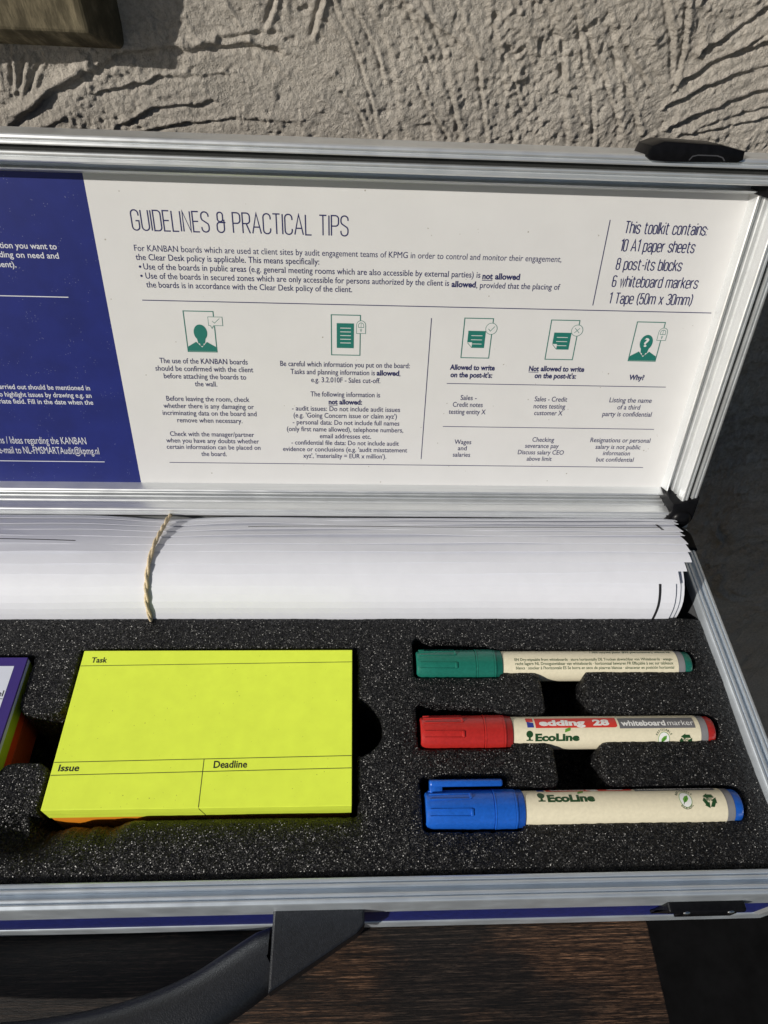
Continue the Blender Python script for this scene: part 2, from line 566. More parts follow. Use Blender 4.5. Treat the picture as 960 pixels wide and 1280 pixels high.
# ------------------------------------------------------------ condensed single-stroke lettering (headline of the print)
def arcp(cx, cy, rx, ry, a0, a1, n=7):
    return [(cx + rx * math.cos(math.radians(a0 + (a1 - a0) * i / n)), cy + ry * math.sin(math.radians(a0 + (a1 - a0) * i / n))) for i in range(n + 1)]
def stad(x0, y0, x1, y1):
    r = min(x1 - x0, y1 - y0) / 2 * 0.96
    return rounded_rect(x0, y0, x1, y1, r) + ['c']
def ess(w, h):
    r = w / 2
    return [(w, h * .76)] + arcp(r, h - r, r, r, 0, 180) + [(0, h * .70), (w * .12, h * .60), (w * .88, h * .42), (w, h * .32)] + arcp(r, r, r, r, 0, -180) + [(0, h * .25)]
def condensed():
    W = .36; w = .30; X = .74; r = W / 2; q = w / 2
    top = arcp(r, 1 - r, r, r, 0, 180); bot = arcp(r, r, r, r, 180, 360)
    bowl = [(0, 1)] + arcp(W - .16, .84, .16, .16, 90, 0) + arcp(W - .16, .64, .16, .16, 0, -90) + [(0, .48)]
    arch = [(0, X - q - .05)] + arcp(q, X - q, q, q, 180, 0) + [(w, 0)]
    g = {
        'G': (W, [[(W, .72)] + top + bot + [(W, .47), (W * .55, .47)]]),
        'U': (W, [[(0, 1)] + bot + [(W, 1)]]),
        'I': (0, [[(0, 0), (0, 1)]]),
        'D': (W, [[(0, 0), (0, 1)] + arcp(W - .17, .83, .17, .17, 90, 0) + arcp(W - .17, .17, .17, .17, 0, -90) + ['c']]),
        'E': (W * .85, [[(W * .85, 1), (0, 1), (0, 0), (W * .85, 0)], [(0, .52), (W * .75, .52)]]),
        'L': (W * .82, [[(0, 1), (0, 0), (W * .82, 0)]]),
        'N': (W, [[(0, 0), (0, 1), (W, 0), (W, 1)]]),
        'S': (W, [ess(W, 1)]),
        '&': (W * 1.1, [stad(.04, .54, W - .05, 1), [(W * 1.2, .50), (W * .45, .50)] + arcp(r * .9, .34, r * .9, .17, 100, 180) + arcp(r, r, r, r, 180, 360) + [(W, .64)]]),
        'P': (W, [[(0, 0)] + bowl]),
        'R': (W, [[(0, 0)] + bowl, [(W * .5, .48), (W, 0)]]),
        'A': (W * 1.2, [[(0, 0), (W * .6, 1), (W * 1.2, 0)], [(W * .2, .32), (W, .32)]]),
        'C': (W, [[(W, .72)] + top + bot + [(W, .28)]]),
        'T': (W, [[(0, 1), (W, 1)], [(W / 2, 1), (W / 2, 0)]]),
        'h': (w, [[(0, 0), (0, 1)], arch]), 'n': (w, [[(0, 0), (0, X)], arch]),
        'i': (0, [[(0, 0), (0, X)], [(0, .9), (0, 1)]]), 'l': (0, [[(0, 0), (0, 1)]]),
        's': (w, [ess(w, X)]),
        't': (w * .85, [[(w * .3, .95), (w * .3, .12), (w * .5, 0), (w * .85, 0)], [(0, X), (w * .8, X)]]),
        'o': (w, [stad(0, 0, w, X)]),
        'k': (w, [[(0, 0), (0, 1)], [(w * .95, X), (.02, .34)], [(w * .3, .48), (w, 0)]]),
        'c': (w, [[(w, .52)] + arcp(q, X - q, q, q, 0, 180) + arcp(q, q, q, q, 180, 360) + [(w, .22)]]),
        'a': (w, [[(.01, .56)] + arcp(q, X - q, q, q, 170, 0) + [(w, 0)], [(w, .42), (q, .42)] + arcp(q, .21, q, .21, 90, 270) + [(w, .06)]]),
        'p': (w, [stad(0, 0, w, X), [(0, X), (0, -.26)]]),
        'e': (w, [[(0, .37), (w, .37)] + arcp(q, X - q, q, q, 0, 180) + arcp(q, q, q, q, 180, 340)]),
        'r': (w * .65, [[(0, 0), (0, X)], [(0, .52), (w * .2, .68), (w * .65, X)]]),
        'b': (w, [stad(0, 0, w, X), [(0, 0), (0, 1)]]), 'd': (w, [stad(0, 0, w, X), [(w, 0), (w, 1)]]),
        'w': (w * 1.4, [[(0, X), (w * .35, 0), (w * .7, X), (w * 1.05, 0), (w * 1.4, X)]]),
        'm': (w * 1.8, [[(0, 0), (0, X)], [(0, .55)] + arcp(w * .45, X - w * .45, w * .45, w * .45, 180, 0) + [(w * .9, 0)],
                        [(w * .9, .55)] + arcp(w * 1.35, X - w * .45, w * .45, w * .45, 180, 0) + [(w * 1.8, 0)]]),
        'x': (w, [[(0, 0), (w, X)], [(0, X), (w, 0)]]),
        '1': (w * .5, [[(0, .86), (w * .5, 1), (w * .5, 0)]]), '0': (w, [stad(0, 0, w, 1)]),
        '8': (w, [stad(.015, .5, w - .015, 1), stad(0, 0, w, .52)]),
        '6': (w, [stad(0, 0, w, .56), [(0, .3)] + arcp(q, 1 - q, q, q, 180, 10)]),
        '5': (w, [[(w * .95, 1), (.02, 1), (.01, .52), (q, .6)] + arcp(q, .44, q, .16, 90, 0) + arcp(q, q, q, q, 0, -180) + [(0, .24)]]),
        '3': (w, [arcp(q, 1 - q, q, q, 180, 0) + [(w, .62), (q, .52), (w, .42)] + arcp(q, q, q, q, 0, -180)]),
        '-': (w * .7, [[(0, .4), (w * .7, .4)]]), ':': (0, [[(0, 0), (0, .09)], [(0, .5), (0, .59)]]),
        '(': (w * .4, [[(w * .4, 1.05), (0, .8), (0, .15), (w * .4, -.12)]]), ')': (w * .4, [[(0, 1.05), (w * .4, .8), (w * .4, .15), (0, -.12)]]),
        ' ': (.16, []),
    }
    return g
COND = condensed()
def stroke_text(pr, body, x, base, width, cap, mi, wt):
    adv = .125
    total = sum(COND[c][0] + adv for c in body) - adv
    k = width / total
    cx = x
    for c in body:
        gw, strokes = COND[c]
        for s in strokes:
            closed = s[-1] == 'c'
            pts = [(cx + p[0] * k, base + p[1] * cap) for p in s if p != 'c']
            pr.line(pts, wt, mi, closed)
        cx += (gw + adv) * k

# ------------------------------------------------------------ setting: floor, wall, table
g = Geo()
g.add([(-4000, -4000, -740), (4000, -4000, -740), (4000, 4000, -740), (-4000, 4000, -740)], [(0, 1, 2, 3)])
floor = g.build('floor', M['floor'])
floor['kind'] = 'structure'

WALL_Y = 345.0
def stucco_wall():
    xs = np.concatenate([np.arange(-1600, -420, 30.), np.arange(-420, -215, 4.), np.arange(-215, 320, .6), np.arange(320, 480, 3.), np.arange(480, 1601, 30.)])
    zs = np.concatenate([np.arange(-745, -300, 12.), np.arange(-300, 120, 3.), np.arange(120, 262, .6), np.arange(262, 420, 4.), np.arange(420, 1000, 30.)])
    X, Z = np.meshgrid(xs, zs)
    # trowelled render: lumps, grains, sweeping trowel ridges
    rugged = np.clip(.95 + 1.9 * value_noise(X, Z, 38, 43, 2), .3, 1.8)
    h = 1.8 * value_noise(X, Z, 46, 3, 2) + 1.7 * value_noise(X, Z, 14, 5, 2) + rugged * (.75 * value_noise(X, Z, 5.0, 9, 2, .6) + .75 * value_noise(X, Z, 2.1, 13, 1) + .55 * value_noise(X, Z, 1.25, 15, 1))
    n = value_noise(X, Z, 5.5, 21, 2)
    n2 = value_noise(X, Z, 2.6, 23, 1)
    h += rugged * (4.5 * np.clip(n - .2, 0, 1) - 8.0 * np.clip(-n - .25, 0, 1)) + 4.0 * np.clip(n2 - .33, 0, 1) - 6 * np.clip(-n2 - .38, 0, 1)
    # the trowel's direction turns across the wall
    ang = np.where(X > 148, .55, np.where(X < -70, .5, -1.05)) + .9 * value_noise(X, Z, 110, 31, 1)
    U = X * np.cos(ang) + Z * np.sin(ang); Wd = -X * np.sin(ang) + Z * np.cos(ang)
    ridge = value_noise(U / 11, Wd, 4.6, 37, 2)
    h += np.clip(1.0 + 2.2 * value_noise(X, Z, 55, 39, 1), .2, 2) * (1.1 * ridge + 3.0 * np.clip(ridge - .16, 0, 1))
    strokes = [
        ([(-157, 158), (-138, 171), (-121, 179), (-102, 188), (-84, 191), (-49, 194), (-32, 193)], 2.1, 2.4),
        ([(-109, 160), (-92, 167), (-73, 170), (-64, 172)], 1.6, 1.5), ([(-124, 171), (-101, 177), (-80, 182), (-57, 183)], 1.2, 1.3),
        ([(-98, 158), (-78, 162), (-52, 165), (-26, 164)], 1.3, 1.4), ([(-148, 191), (-152, 175)], 1.4, 1.5), ([(-142, 188), (-151, 172)], 1.4, 1.4),
        ([(-135, 188), (-145, 175)], 1.3, 1.3), ([(-156, 190), (-158, 176)], 1.2, 1.3), ([(156, 200), (167, 208), (177, 216)], 2.0, 1.9), ([(151, 188), (168, 198), (183, 204)], 2.0, 2.0),
        ([(148, 177), (159, 184), (174, 191), (188, 195)], 1.9, 1.8), ([(153, 168), (170, 176), (185, 184), (192, 186)], 1.9, 2.0),
        ([(159, 165), (180, 169), (198, 174)], 1.5, 1.5), ([(170, 200), (182, 209), (192, 213)], 1.6, 1.6), ([(165, 168), (182, 175), (200, 180)], 1.3, 1.3),
        ([(131, 218), (138, 207), (145, 190)], 1.7, 1.6), ([(121, 200), (133, 188), (138, 184)], 1.5, 1.5),
        ([(114, 200), (128, 182), (138, 166)], 1.4, 1.4), ([(99, 208), (114, 188), (128, 168)], 1.4, 1.3), ([(141, 216), (146, 200), (147, 186)], 1.4, 1.4),
        ([(24, 209), (34, 191), (44, 175)], 1.1, 1.3), ([(-33, 212), (-38, 202)], 1.6, 1.6), ([(-13, 213), (-18, 200)], 1.7, 1.6),
        ([(-57, 197), (-33, 201)], 1.4, 1.5), ([(86, 205), (94, 190), (111, 167)], 1.2, 1.3), ([(29, 185), (36, 172), (46, 161)], 1.1, 1.2),
        *[([(12 + 13 * q, 222), (24 + 13 * q + (q % 3) * 2, 197), (33 + 13 * q, 180 - (q % 2) * 4), (39 + 13 * q, 160)], .45 + .3 * (q * 7 % 4), 1.3 + .6 * (q % 2)) for q in range(-2, 8)],
        ([(0, 210), (10, 196), (14, 184)], 1.2, 1.2), ([(60, 206), (70, 190), (84, 166)], 1.1, 1.2), ([(-5, 178), (4, 168), (8, 160)], 1.0, 1.2),
    ]
    # swirls lower down, in the lee of the case
    for cx, cz, r0 in ((390, -215, 60), (300, -60, 90), (440, -30, 70), (350, 40, 60), (300, -170, 45), (-300, 190, 60), (-260, 120, 50), (560, 100, 90)):
        for k in range(4):
            rr = r0 * (1 - .2 * k)
            a0 = RNG.uniform(0, 2 * math.pi)
            strokes.append(([(cx + rr * math.cos(a0 + t * .22), cz + rr * math.sin(a0 + t * .22)) for t in range(11)], 5.0, 3.0))
    h *= 1 + 1.6 * np.clip((110 - Z) / 60, 0, 1)
    wob = 3.2 * value_noise(X, Z, 7, 51, 3, .6); brk = value_noise(X, Z, 14, 57, 2)
    for pts, dep, wid in strokes:
        d = np.full_like(X, 1e9); side = np.zeros_like(X)
        xa, xb = min(p[0] for p in pts) - 8, max(p[0] for p in pts) + 8
        za, zb = min(p[1] for p in pts) - 8, max(p[1] for p in pts) + 8
        ii = np.where((xs > xa) & (xs < xb))[0]; jj = np.where((zs > za) & (zs < zb))[0]
        if not len(ii) or not len(jj):
            continue
        sl = np.ix_(jj, ii)
        x, z = X[sl], Z[sl] + wob[sl]
        dd = np.full_like(x, 1e9); sd = np.zeros_like(x)
        for (ax, az), (bx, bz) in zip(pts[:-1], pts[1:]):
            L = math.hypot(bx - ax, bz - az); tx, tz = (bx - ax) / L, (bz - az) / L
            s = np.clip(((x - ax) * tx + (z - az) * tz) / L, 0, 1)
            ex, ez = x - ax - s * L * tx, z - az - s * L * tz
            e = np.hypot(ex, ez)
            better = e < dd
            dd = np.where(better, e, dd); sd = np.where(better, -ex * tz + ez * tx, sd)
        sgn = np.sign(sd) * dd
        f = np.clip(.75 + 1.1 * brk[sl], .15, 1.2)
        h[sl] += f * dep * (-1.0 * np.exp(-(sgn / (wid * .62)) ** 2) + .8 * np.exp(-((sgn - wid * 1.25) / (wid * .7)) ** 2))
    o = fast_grid('stucco_wall', X, WALL_Y - h, Z, M['stucco'], (0, WALL_Y, -740))
    tag(o, 'rough grey trowelled stucco wall behind the open case', 'wall')
stucco_wall()

g = Geo()
g.box(-900, 139.5, -420, 338, -84, -60, bev=.6)
table = thing('wooden_table', 'dark brown wooden table top under the aluminium case', 'table', (-380, -40, -740))
g.build('table_top', M['table'], table)
lg = [Geo() for _ in range(4)]
for q, (x, y) in zip(lg, ((-870, -390), (60, -390), (-870, 260), (60, 260))):
    q.box(x, x + 50, y, y + 50, -740, -84, bev=2)
    q.build('leg', M['table'], table)

# weathered wooden block fixed to the wall, edges bevelled back to the wall
def frustum_block():
    fy, by = 316.0, 344.0
    f = [(-330, 203.5), (-106, 202.5), (-102, 330), (-330, 330)]
    fy_at = lambda z: 327.0 - (z - 203) * .17
    b = [(-338, 193), (-98.0, 192), (-90, 345), (-338, 345)]
    bm = bmesh.new()
    A = [bm.verts.new((x, fy_at(z), z)) for x, z in f]; B = [bm.verts.new((x, by, z)) for x, z in b]
    C = [bm.verts.new((x, by + 6, z)) for x, z in b]
    bm.faces.new(A); bm.faces.new(C[::-1])
    for i in range(4):
        k = (i + 1) % 4
        bm.faces.new((A[i], B[i], B[k], A[k])); bm.faces.new((B[i], C[i], C[k], B[k]))
    bmesh.ops.recalc_face_normals(bm, faces=bm.faces[:])
    bmesh.ops.bevel(bm, geom=[e for e in bm.edges], offset=1.2, segments=2, affect='EDGES', profile=.5)
    gg = Geo(); gg.bmesh(bm)
    o = gg.build('wooden_block', M['old_wood'], None, origin=(-215, 345, 192))
    tag(o, 'weathered wooden block with dark sloping sides at the top of the stucco wall', 'wooden block')
frustum_block()

# ------------------------------------------------------------ the aluminium case
X0, X1, Y0, Y1, ZR = -491.0, 191.0, 48.3, 231.0, 3.0
TH = math.radians(72.78)
CT, ST = math.cos(TH), math.sin(TH)
HY, HZ = 230.5, 3.0
LIDH = 186.0
def base_fn(u, v, d): return (u, v, ZR - d)
def lid_fn(u, s, d): return (u, HY + s * CT + d * ST, HZ + s * ST - d * CT)
case = thing('aluminium_case', 'open aluminium tool case with blue sides and printed lid, standing on the table', 'case', (-150, 140, -60))

RIM = [(9.5, 3.2), (9.3, 1.4), (9.0, .45), (8.6, .1), (7.7, .1), (7.45, .9), (7.05, .9), (6.85, .1), (6.4, 0), (5.85, .05), (5.7, 2.4), (3.75, 2.4), (3.6, .1), (3.2, 0), (2.55, .1), (2.35, .85), (2.0, .85), (1.8, .1), (1.4, 0), (.7, .15), (.3, .5), (.05, 1.1)]
g = Geo()
frame(g, (X0, X1, Y0, Y1), [(9.6, 20), (9.5, 6)] + RIM + [(0, 2.5), (0, 19.4), (.1, 19.7), (.5, 19.8)], base_fn)
frame(g, (X0, X1, Y0, Y1), [(.5, 45.5), (.1, 45.6), (-.25, 46.2), (-.35, 47.6), (-.1, 49), (-.1, 58), (.5, 61), (2.6, 62.6), (9, 62.7)], base_fn, mi=1)
base = g.build('base_frame', [M['alu_cool'], M['alu_cool']], case)
g = Geo()
frame(g, (X0, X1, Y0, Y1), [(.38, 19.5), (.38, 45.8)], base_fn)
g.build('side_panel', M['blue_side'], case)
g = Geo()
frame(g, (X0, X1, Y0, Y1), [(9.9, 5), (10.2, 61.0)], base_fn)
g.box(X0 + 9.5, X1 - 9.5, Y0 + 9.5, Y1 - 9.5, -59.6, -58.2)
g.build('liner', M['liner'], case)
# corner posts of the base (right front one shows at the edge of the picture)
def corner_poly(cx, cy, sx, sy, a, b, r, n=6):
    """L-free corner block: outer corner at (cx, cy), reaching a along x and b along y into the case"""
    pts = [(cx - sx * a, cy), (cx - sx * a, cy - sy * b), (cx, cy - sy * b)]
    arc = []
    for i in range(n + 1):
        t = math.pi / 2 * i / n
        arc.append((cx - sx * r + sx * r * math.cos(t), cy - sy * r + sy * r * math.sin(t)))
    return pts + arc
for cx, sx in ((X1, 1), (X0, -1)):
    g = Geo()
    p = [(cx + sx * .5, Y0 + 9), (cx + sx * .5, Y0 + 2), (cx - sx * 2, Y0 - .6), (cx - sx * 7, Y0 - .6), (cx - sx * 11, Y0 + 1.2), (cx - sx * 9, Y0 + 9)]
    g.prism(p, 19, 46, base_fn, bev=.4)
    g.build('corner_post', M['alu_trim'], case)
for cx, sx in ((X1, 1), (X0, -1)):
    g = Geo()
    g.prism(corner_poly(cx + sx * .6, Y1 + .6, sx, 1, 14, 16, 8), -1.2, 62, base_fn, bev=1.0)
    g.build('corner_cap', M['black_plastic'], case)

# front latch keep with two rivets
g = Geo()
g.box(129.8, 162.2, 44.2, 48.6, -30, -8.6, bev=1.3, seg=3, fn=lambda x, y, z: (x, y + max(0, (-10 - z)) * .16 * (1 if y < 47 else 0), z))
g.box(134, 158, 43.9, 45.0, -16, -9.6, bev=.4)
latch = g.build('latch', M['black_plastic'], case)
for x in (137.2, 155.6):
    g = Geo()
    bm = bmesh.new()
    bmesh.ops.create_uvsphere(bm, u_segments=16, v_segments=8, radius=2.1)
    for v in bm.verts:
        v.co = Vector((x + v.co.x, 44.6 + v.co.y * .5, -10.6 + v.co.z * .8))
    g.bmesh(bm)
    g.build('rivet', M['steel'], latch, smooth=True)

# handle: flat wedge bracket and a padded grip bowed out in front of the case
def make_handle():
    cl = [(-30.5, 35.0, 9.8), (-36, 31.5, 10.2), (-44, 26.6, 10.4), (-55, 20.6, 10.3), (-68, 15.6, 10.1), (-84, 11.3, 9.9), (-102, 8.4, 9.7), (-122, 6.6, 9.6), (-150, 5.8, 9.6)]
    cl = cl + [(-300 - x, y, w) for x, y, w in cl[-2::-1]]
    # dense resample
    t = np.arange(len(cl)); tt = np.linspace(0, len(cl) - 1, 97)
    P = np.array(cl)
    def cr(col):
        out = []
        for s in tt:
            i = min(int(s), len(cl) - 2); f = s - i
            p0, p1, p2, p3 = (P[max(i - 1, 0), col], P[i, col], P[i + 1, col], P[min(i + 2, len(cl) - 1), col])
            out.append(.5 * (2 * p1 + (p2 - p0) * f + (2 * p0 - 5 * p1 + 4 * p2 - p3) * f * f + (3 * p1 - p0 - 3 * p2 + p3) * f ** 3))
        return np.array(out)
    xs, ys, ws = cr(0), cr(1), cr(2)
    pts = [(x, y, -27.0) for x, y in zip(xs, ys)]
    gg = Geo()
    def ring(i):
        a = Vector(pts[max(i - 1, 0)]); b = Vector(pts[min(i + 1, len(pts) - 1)])
        d = (b - a).normalized()
        if i in (0,): d = Vector((-1, 0, 0))
        if i == len(pts) - 1: d = Vector((-1, 0, 0))
        n = Vector((-d.y, d.x, 0)) * -1
        out = []
        N = 28
        for k in range(N):
            th = 2 * math.pi * k / N
            c, s = math.cos(th), math.sin(th)
            rr = 1.0
            # squarish oval with a raised seam round the outside
            cx = math.copysign(abs(c) ** .75, c); sz = math.copysign(abs(s) ** .75, s)
            seam = 1.0 + (.055 if k in (0, 14) else 0)
            p = Vector(pts[i]) + n * ws[i] * cx * seam + Vector((0, 0, 8.5 * sz))
            out.append(p[:])
        return out
    gg.sweep(pts, ring)
    h = gg.build('handle', M['handle'], case, smooth=True)
    auto_smooth(h, 50)
    for s in (0, 1):
        poly = [(-28.6, 50), (7.2, 48.2), (7.4, 43.2), (4.5, 40.2), (-28.6, 21.6)]
        if s:
            poly = [(-300 - x, y) for x, y in poly][::-1]
        b = Geo()
        b.prism(poly, 12.5, 26, base_fn, bev=.9)
        bo = b.build('bracket', M['handle'], h)
        pin = Geo()
        sx = (lambda x: x) if not s else (lambda x: -300 - x)
        pin.box(min(sx(-31.5), sx(-27)), max(sx(-31.5), sx(-27)), 28, 42, -34, -20, bev=2)
        pin.build('hinge_pin', M['black_plastic'], h)
make_handle()

# ------------------------------------------------------------ lid
g = Geo()
LIDPROF = [(14.6, 17.6), (13.2, 12.2), (12.6, 11.8), (12.45, 18.4), (10.2, 18.4), (10.2, 15.2), (9.75, 14.9), (9.7, 13.6), (10.15, 13.3), (10.15, 11.6), (9.75, 11.4), (9.7, 8.2), (9.0, 7.9), (9.0, 6.4), (9.7, 6.1), (9.7, 4.2)] + RIM + [(0, 2.4), (0, 24), (.8, 26.4), (4, 27.5)]
frame(g, (X0, X1, 0, LIDH), LIDPROF, lid_fn, mul=(1, .93, 1.17, 1.1))
for i in range(len(LIDPROF) - 1):                 # rim groove floor coloured dark to stand in for its shade
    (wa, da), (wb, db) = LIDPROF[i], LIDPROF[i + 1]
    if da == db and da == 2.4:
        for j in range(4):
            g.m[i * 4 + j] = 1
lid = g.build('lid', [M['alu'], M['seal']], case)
g = Geo()
g.prism([(X0 + 3.6, 4), (X1 - 3.6, 4), (X1 - 3.6, LIDH - 4), (X0 + 3.6, LIDH - 4)], 26.4, 27.3, lid_fn)
g.build('lid_back', M['blue_side'], lid)
for cx, sx in ((X1, 1), (X0, -1)):
    g = Geo()
    cp = [(cx + sx * .6, 21), (cx - sx * 2.5, 20), (cx - sx * 8.2, 18.2), (cx - sx * 13.5, 17.2), (cx - sx * 13.5, 9), (cx - sx * 15.5, 7), (cx - sx * 15.5, -.6)]
    arc = [(cx + sx * (.6 - 10 + 10 * math.sin(t)), -.6 + 10 - 10 * math.cos(t)) for t in [math.pi / 2 * k / 7 for k in range(8)]]
    g.prism(cp + arc, -1.6, 27.8, lid_fn, bev=1.6)
    bm = bmesh.new()
    bmesh.ops.create_uvsphere(bm, u_segments=24, v_segments=14, radius=1)
    for v in bm.verts:
        v.co = Vector(lid_fn(cx - sx * 6.8 + v.co.x * 5.6, 7.2 + v.co.y * 5.6, -1.0 + v.co.z * 3.2))
    g.bmesh(bm)
    o = g.build('corner_cap', M['black_plastic'], lid); auto_smooth(o, 40)
    g = Geo()
    cp = [(cx - sx * 13.2, LIDH - 9.6), (cx - sx * 13.2, LIDH - 15.2), (cx + sx * .6, LIDH - 16.5)]
    arc = [(cx + sx * (.6 - 8 + 8 * math.cos(t)), LIDH + .2 - 8 + 8 * math.sin(t)) for t in [math.pi / 2 * k / 6 for k in range(7)]]
    g.prism(cp + [(cx + sx * .6, LIDH - 9.6)], 1.6, 26, lid_fn, bev=.8)
    o = g.build('corner_cap', M['black_plastic'], lid); auto_smooth(o, 40)
# lid catch on the top edge
g = Geo()
pl = [(119.8, 185.4), (122.0, 184.0), (129, 183.6), (158.5, 184.2), (160.6, 185.2), (160.4, 188.6), (150, 190.6), (136, 191.0), (126, 191.2), (121.2, 189.4)]
g.prism(pl, -1.4, 15, lid_fn, bev=.9)
catch = g.build('lid_catch', M['black_plastic'], lid); auto_smooth(catch, 40)
g = Geo()
pa = [(136.5 + 1.2, 184.6), (138.8, 186.1), (141, 186.6), (149, 186.6), (151.4, 186.0), (152.6, 184.8)]
pr = Print(); pr.line(pa, .45, 0); pr.place(g, lambda u, v, m: lid_fn(u, v, -1.55))
g.build('catch_ridge', M['ridge'], lid)

# printed info panel in the lid
PX0, PX1, PS0, PS1, PD = X0 + 14.2, X1 - 13.0, 16.8, 170.4, 17.0
pr = Print()
TXT = [
('GUIDELINES & PRACTICAL TIPS',-96.4,147.8,95.1,'H'),
('For KANBAN boards which are used at client sites by audit engagement teams of KPMG in order to control and monitor their engagement,',-97.2,138.9,195.0,'n'),
('the Clear Desk policy is applicable. This means specifically:',-97.2,135.0,82.8,'n'),
('Use of the boards in public areas (e.g. general meeting rooms which are also accessible by external parties) is',-94.4,130.9,155.1,'n'),
('not',61.7,130.4,4.9,'bu'),
('allowed',67.7,130.4,11.8,'b'),
('Use of the boards in secured zones which are only accessible for persons authorized by the client is',-94.1,126.8,140.4,'n'),
('allowed',47.5,126.4,11.5,'b'),
(', provided that the placing of',59.3,126.2,40.0,'n'),
('the boards is in accordance with the Clear Desk policy of the client.',-94.4,122.8,95.2,'n'),
('This toolkit contains:',124.5,152.4,38.2,'t'),
('10 A1 paper sheets',124.3,144.6,34.8,'t'),
('8 post-its blocks',124.2,136.3,31.1,'t'),
('6 whiteboard markers',124.1,128.4,41.3,'t'),
('1 Tape (50m x 30mm)',124.3,120.4,40.5,'t'),
('The use of the KANBAN boards',-93.7,86.0,43.0,'n'),
('should be confirmed with the client',-96.3,82.0,48.1,'n'),
('before attaching the boards to',-92.7,78.0,40.7,'n'),
('the wall.',-77.9,74.0,11.1,'n'),
('Before leaving the room, check',-93.2,65.8,41.9,'n'),
('whether there is any damaging or',-95.2,61.8,45.9,'n'),
('incriminating data on the board and',-96.2,57.8,48.0,'n'),
('remove when necessary.',-89.3,53.7,33.5,'n'),
('Check with the manager/partner',-94.1,45.7,43.8,'n'),
('when you have any doubts whether',-96.6,41.8,48.6,'n'),
('certain information can be placed on',-96.9,38.0,49.4,'n'),
('the board.',-79.2,33.9,13.4,'n'),
('Be careful which information you put on the board:',-34.6,85.6,64.6,'n'),
('Tasks and planning information is',-29.7,81.5,42.3,'n'),
('allowed',13.5,81.5,11.4,'b'),
(',',25.1,81.4,0.4,'n'),
('e.g. 3.2.010F - Sales cut-off.',-19.5,77.3,35.0,'n'),
('The following information is',-20.0,69.5,35.6,'n'),
('not',-10.8,65.3,4.6,'bu'),
('allowed:',-5.3,65.3,11.7,'b'),
('- audit issues: Do not include audit issues',-29.8,61.4,56.1,'n'),
("(e.g. 'Going Concern issue or claim xyz')",-29.1,57.5,53.9,'n'),
('- personal data: Do not include full names',-29.7,53.5,56.0,'n'),
('(only first name allowed), telephone numbers,',-32.9,49.5,61.5,'n'),
('email addresses etc.',-15.7,45.5,27.3,'n'),
('- confidential file data: Do not include audit',-30.9,41.5,57.5,'n'),
("evidence or conclusions (e.g. 'audit misstatement",-35.5,37.5,66.8,'n'),
("xyz', 'materiality = EUR x million').",-24.9,33.5,45.0,'n'),
('Allowed to write',50.4,85.3,22.8,'b'),
("on the post-it's:",51.0,81.3,21.4,'b'),
('Not',90.7,85.3,5.1,'bu'),
('allowed to write',96.8,85.4,22.4,'b'),
("on the post-it's:",94.2,81.6,21.5,'b'),
('Sales -',57.4,68.8,8.4,'n'),
('Credit notes',53.7,64.9,15.7,'n'),
('testing entity X',51.9,60.8,19.5,'n'),
('Sales - Credit',96.3,68.7,17.2,'n'),
('notes testing',96.4,64.7,16.8,'n'),
('customer X',97.3,60.8,15.1,'n'),
('Wages',56.6,43.0,9.1,'n'),
('and',58.8,39.2,4.8,'n'),
('salaries',56.4,35.2,9.5,'n'),
('Checking',98.8,45.0,11.9,'n'),
('severance pay',95.4,41.2,18.5,'n'),
('Discuss salary CEO',92.0,37.2,25.4,'n'),
('above limit',97.5,33.2,13.9,'n'),
('Why?',143.4,81.5,7.9,'b'),
('Listing the name',136.0,68.8,22.6,'n'),
('of a third',141.1,64.8,12.2,'n'),
('party is confidential',134.0,60.8,26.5,'n'),
('Resignations or personal',130.7,45.2,33.1,'n'),
('salary is not public',134.4,41.1,25.0,'n'),
('information',139.4,37.2,15.1,'n'),
('but confidential',136.4,33.2,21.0,'n'),
('tion you want to',-156.3,138.7,25.0,'w'),
('ding on need and',-157.4,134.7,26.1,'w'),
('ient).',-158.5,130.4,7.4,'w'),
('arried out should be mentioned in',-174.6,70.9,44.3,'w'),
('o highlight issues by drawing e.g. an',-175.7,66.8,45.3,'w'),
('riate field. Fill in the date when the',-176.8,63.0,46.5,'w'),
('ns / Ideas regarding the KANBAN',-182.9,40.1,44.6,'wc'),
('e-mail to NL-FMSMARTAudit@kpmg.nl',-184.5,34.2,51.7,'wc'),
]
LEAD = {'tion you want to': 'the informa', 'ding on need and': 'depen', 'ient).': '(cl', 'arried out should be mentioned in': 'tasks c', 'o highlight issues by drawing e.g. an': 't',
        'riate field. Fill in the date when the': 'approp', 'ns / Ideas regarding the KANBAN': 'Questio', 'e-mail to NL-FMSMARTAudit@kpmg.nl': ''}
INK, TEAL, WHI = 2, 3, 4
for body, x, s, w, k in TXT:
    if k == 'H':
        stroke_text(pr, body, x, s, w, 8.4, INK, .55)
    elif k == 't':
        stroke_text(pr, body, x, s, w, 5.0, INK, .50)
    elif k == 'n':
        cap = 2.7
        pr.text(body, x, s, w, cap if body != ',' else 2.5, INK, .0 if 'KPMG' in body else .006)
    elif k in ('b', 'bu'):
        pr.text(body, x, s, w, 2.65, INK, .034)
        if k == 'bu':
            pr.rect(x, s - .75, x + w, s - .45, INK)
    elif k == 'w':
        pr.text(body, x, s, w, 2.55, WHI, .012, LEAD.get(body, ''))
    elif k == 'wc':
        pr.text(body, x, s, w, 4.1, WHI, .0, LEAD.get(body, ''))
for s in (132.1, 128.0):
    pr.disc(-95.9, s, .55, .55, INK, 12)
pr.line([(-97.3, 116.85), (176.3, 116.85)], .4, INK)
pr.line([(116.8, 157.8), (116.8, 119.2)], .4, INK)
pr.line([(-96.7, 29.7), (164, 29.7)], .38, INK)
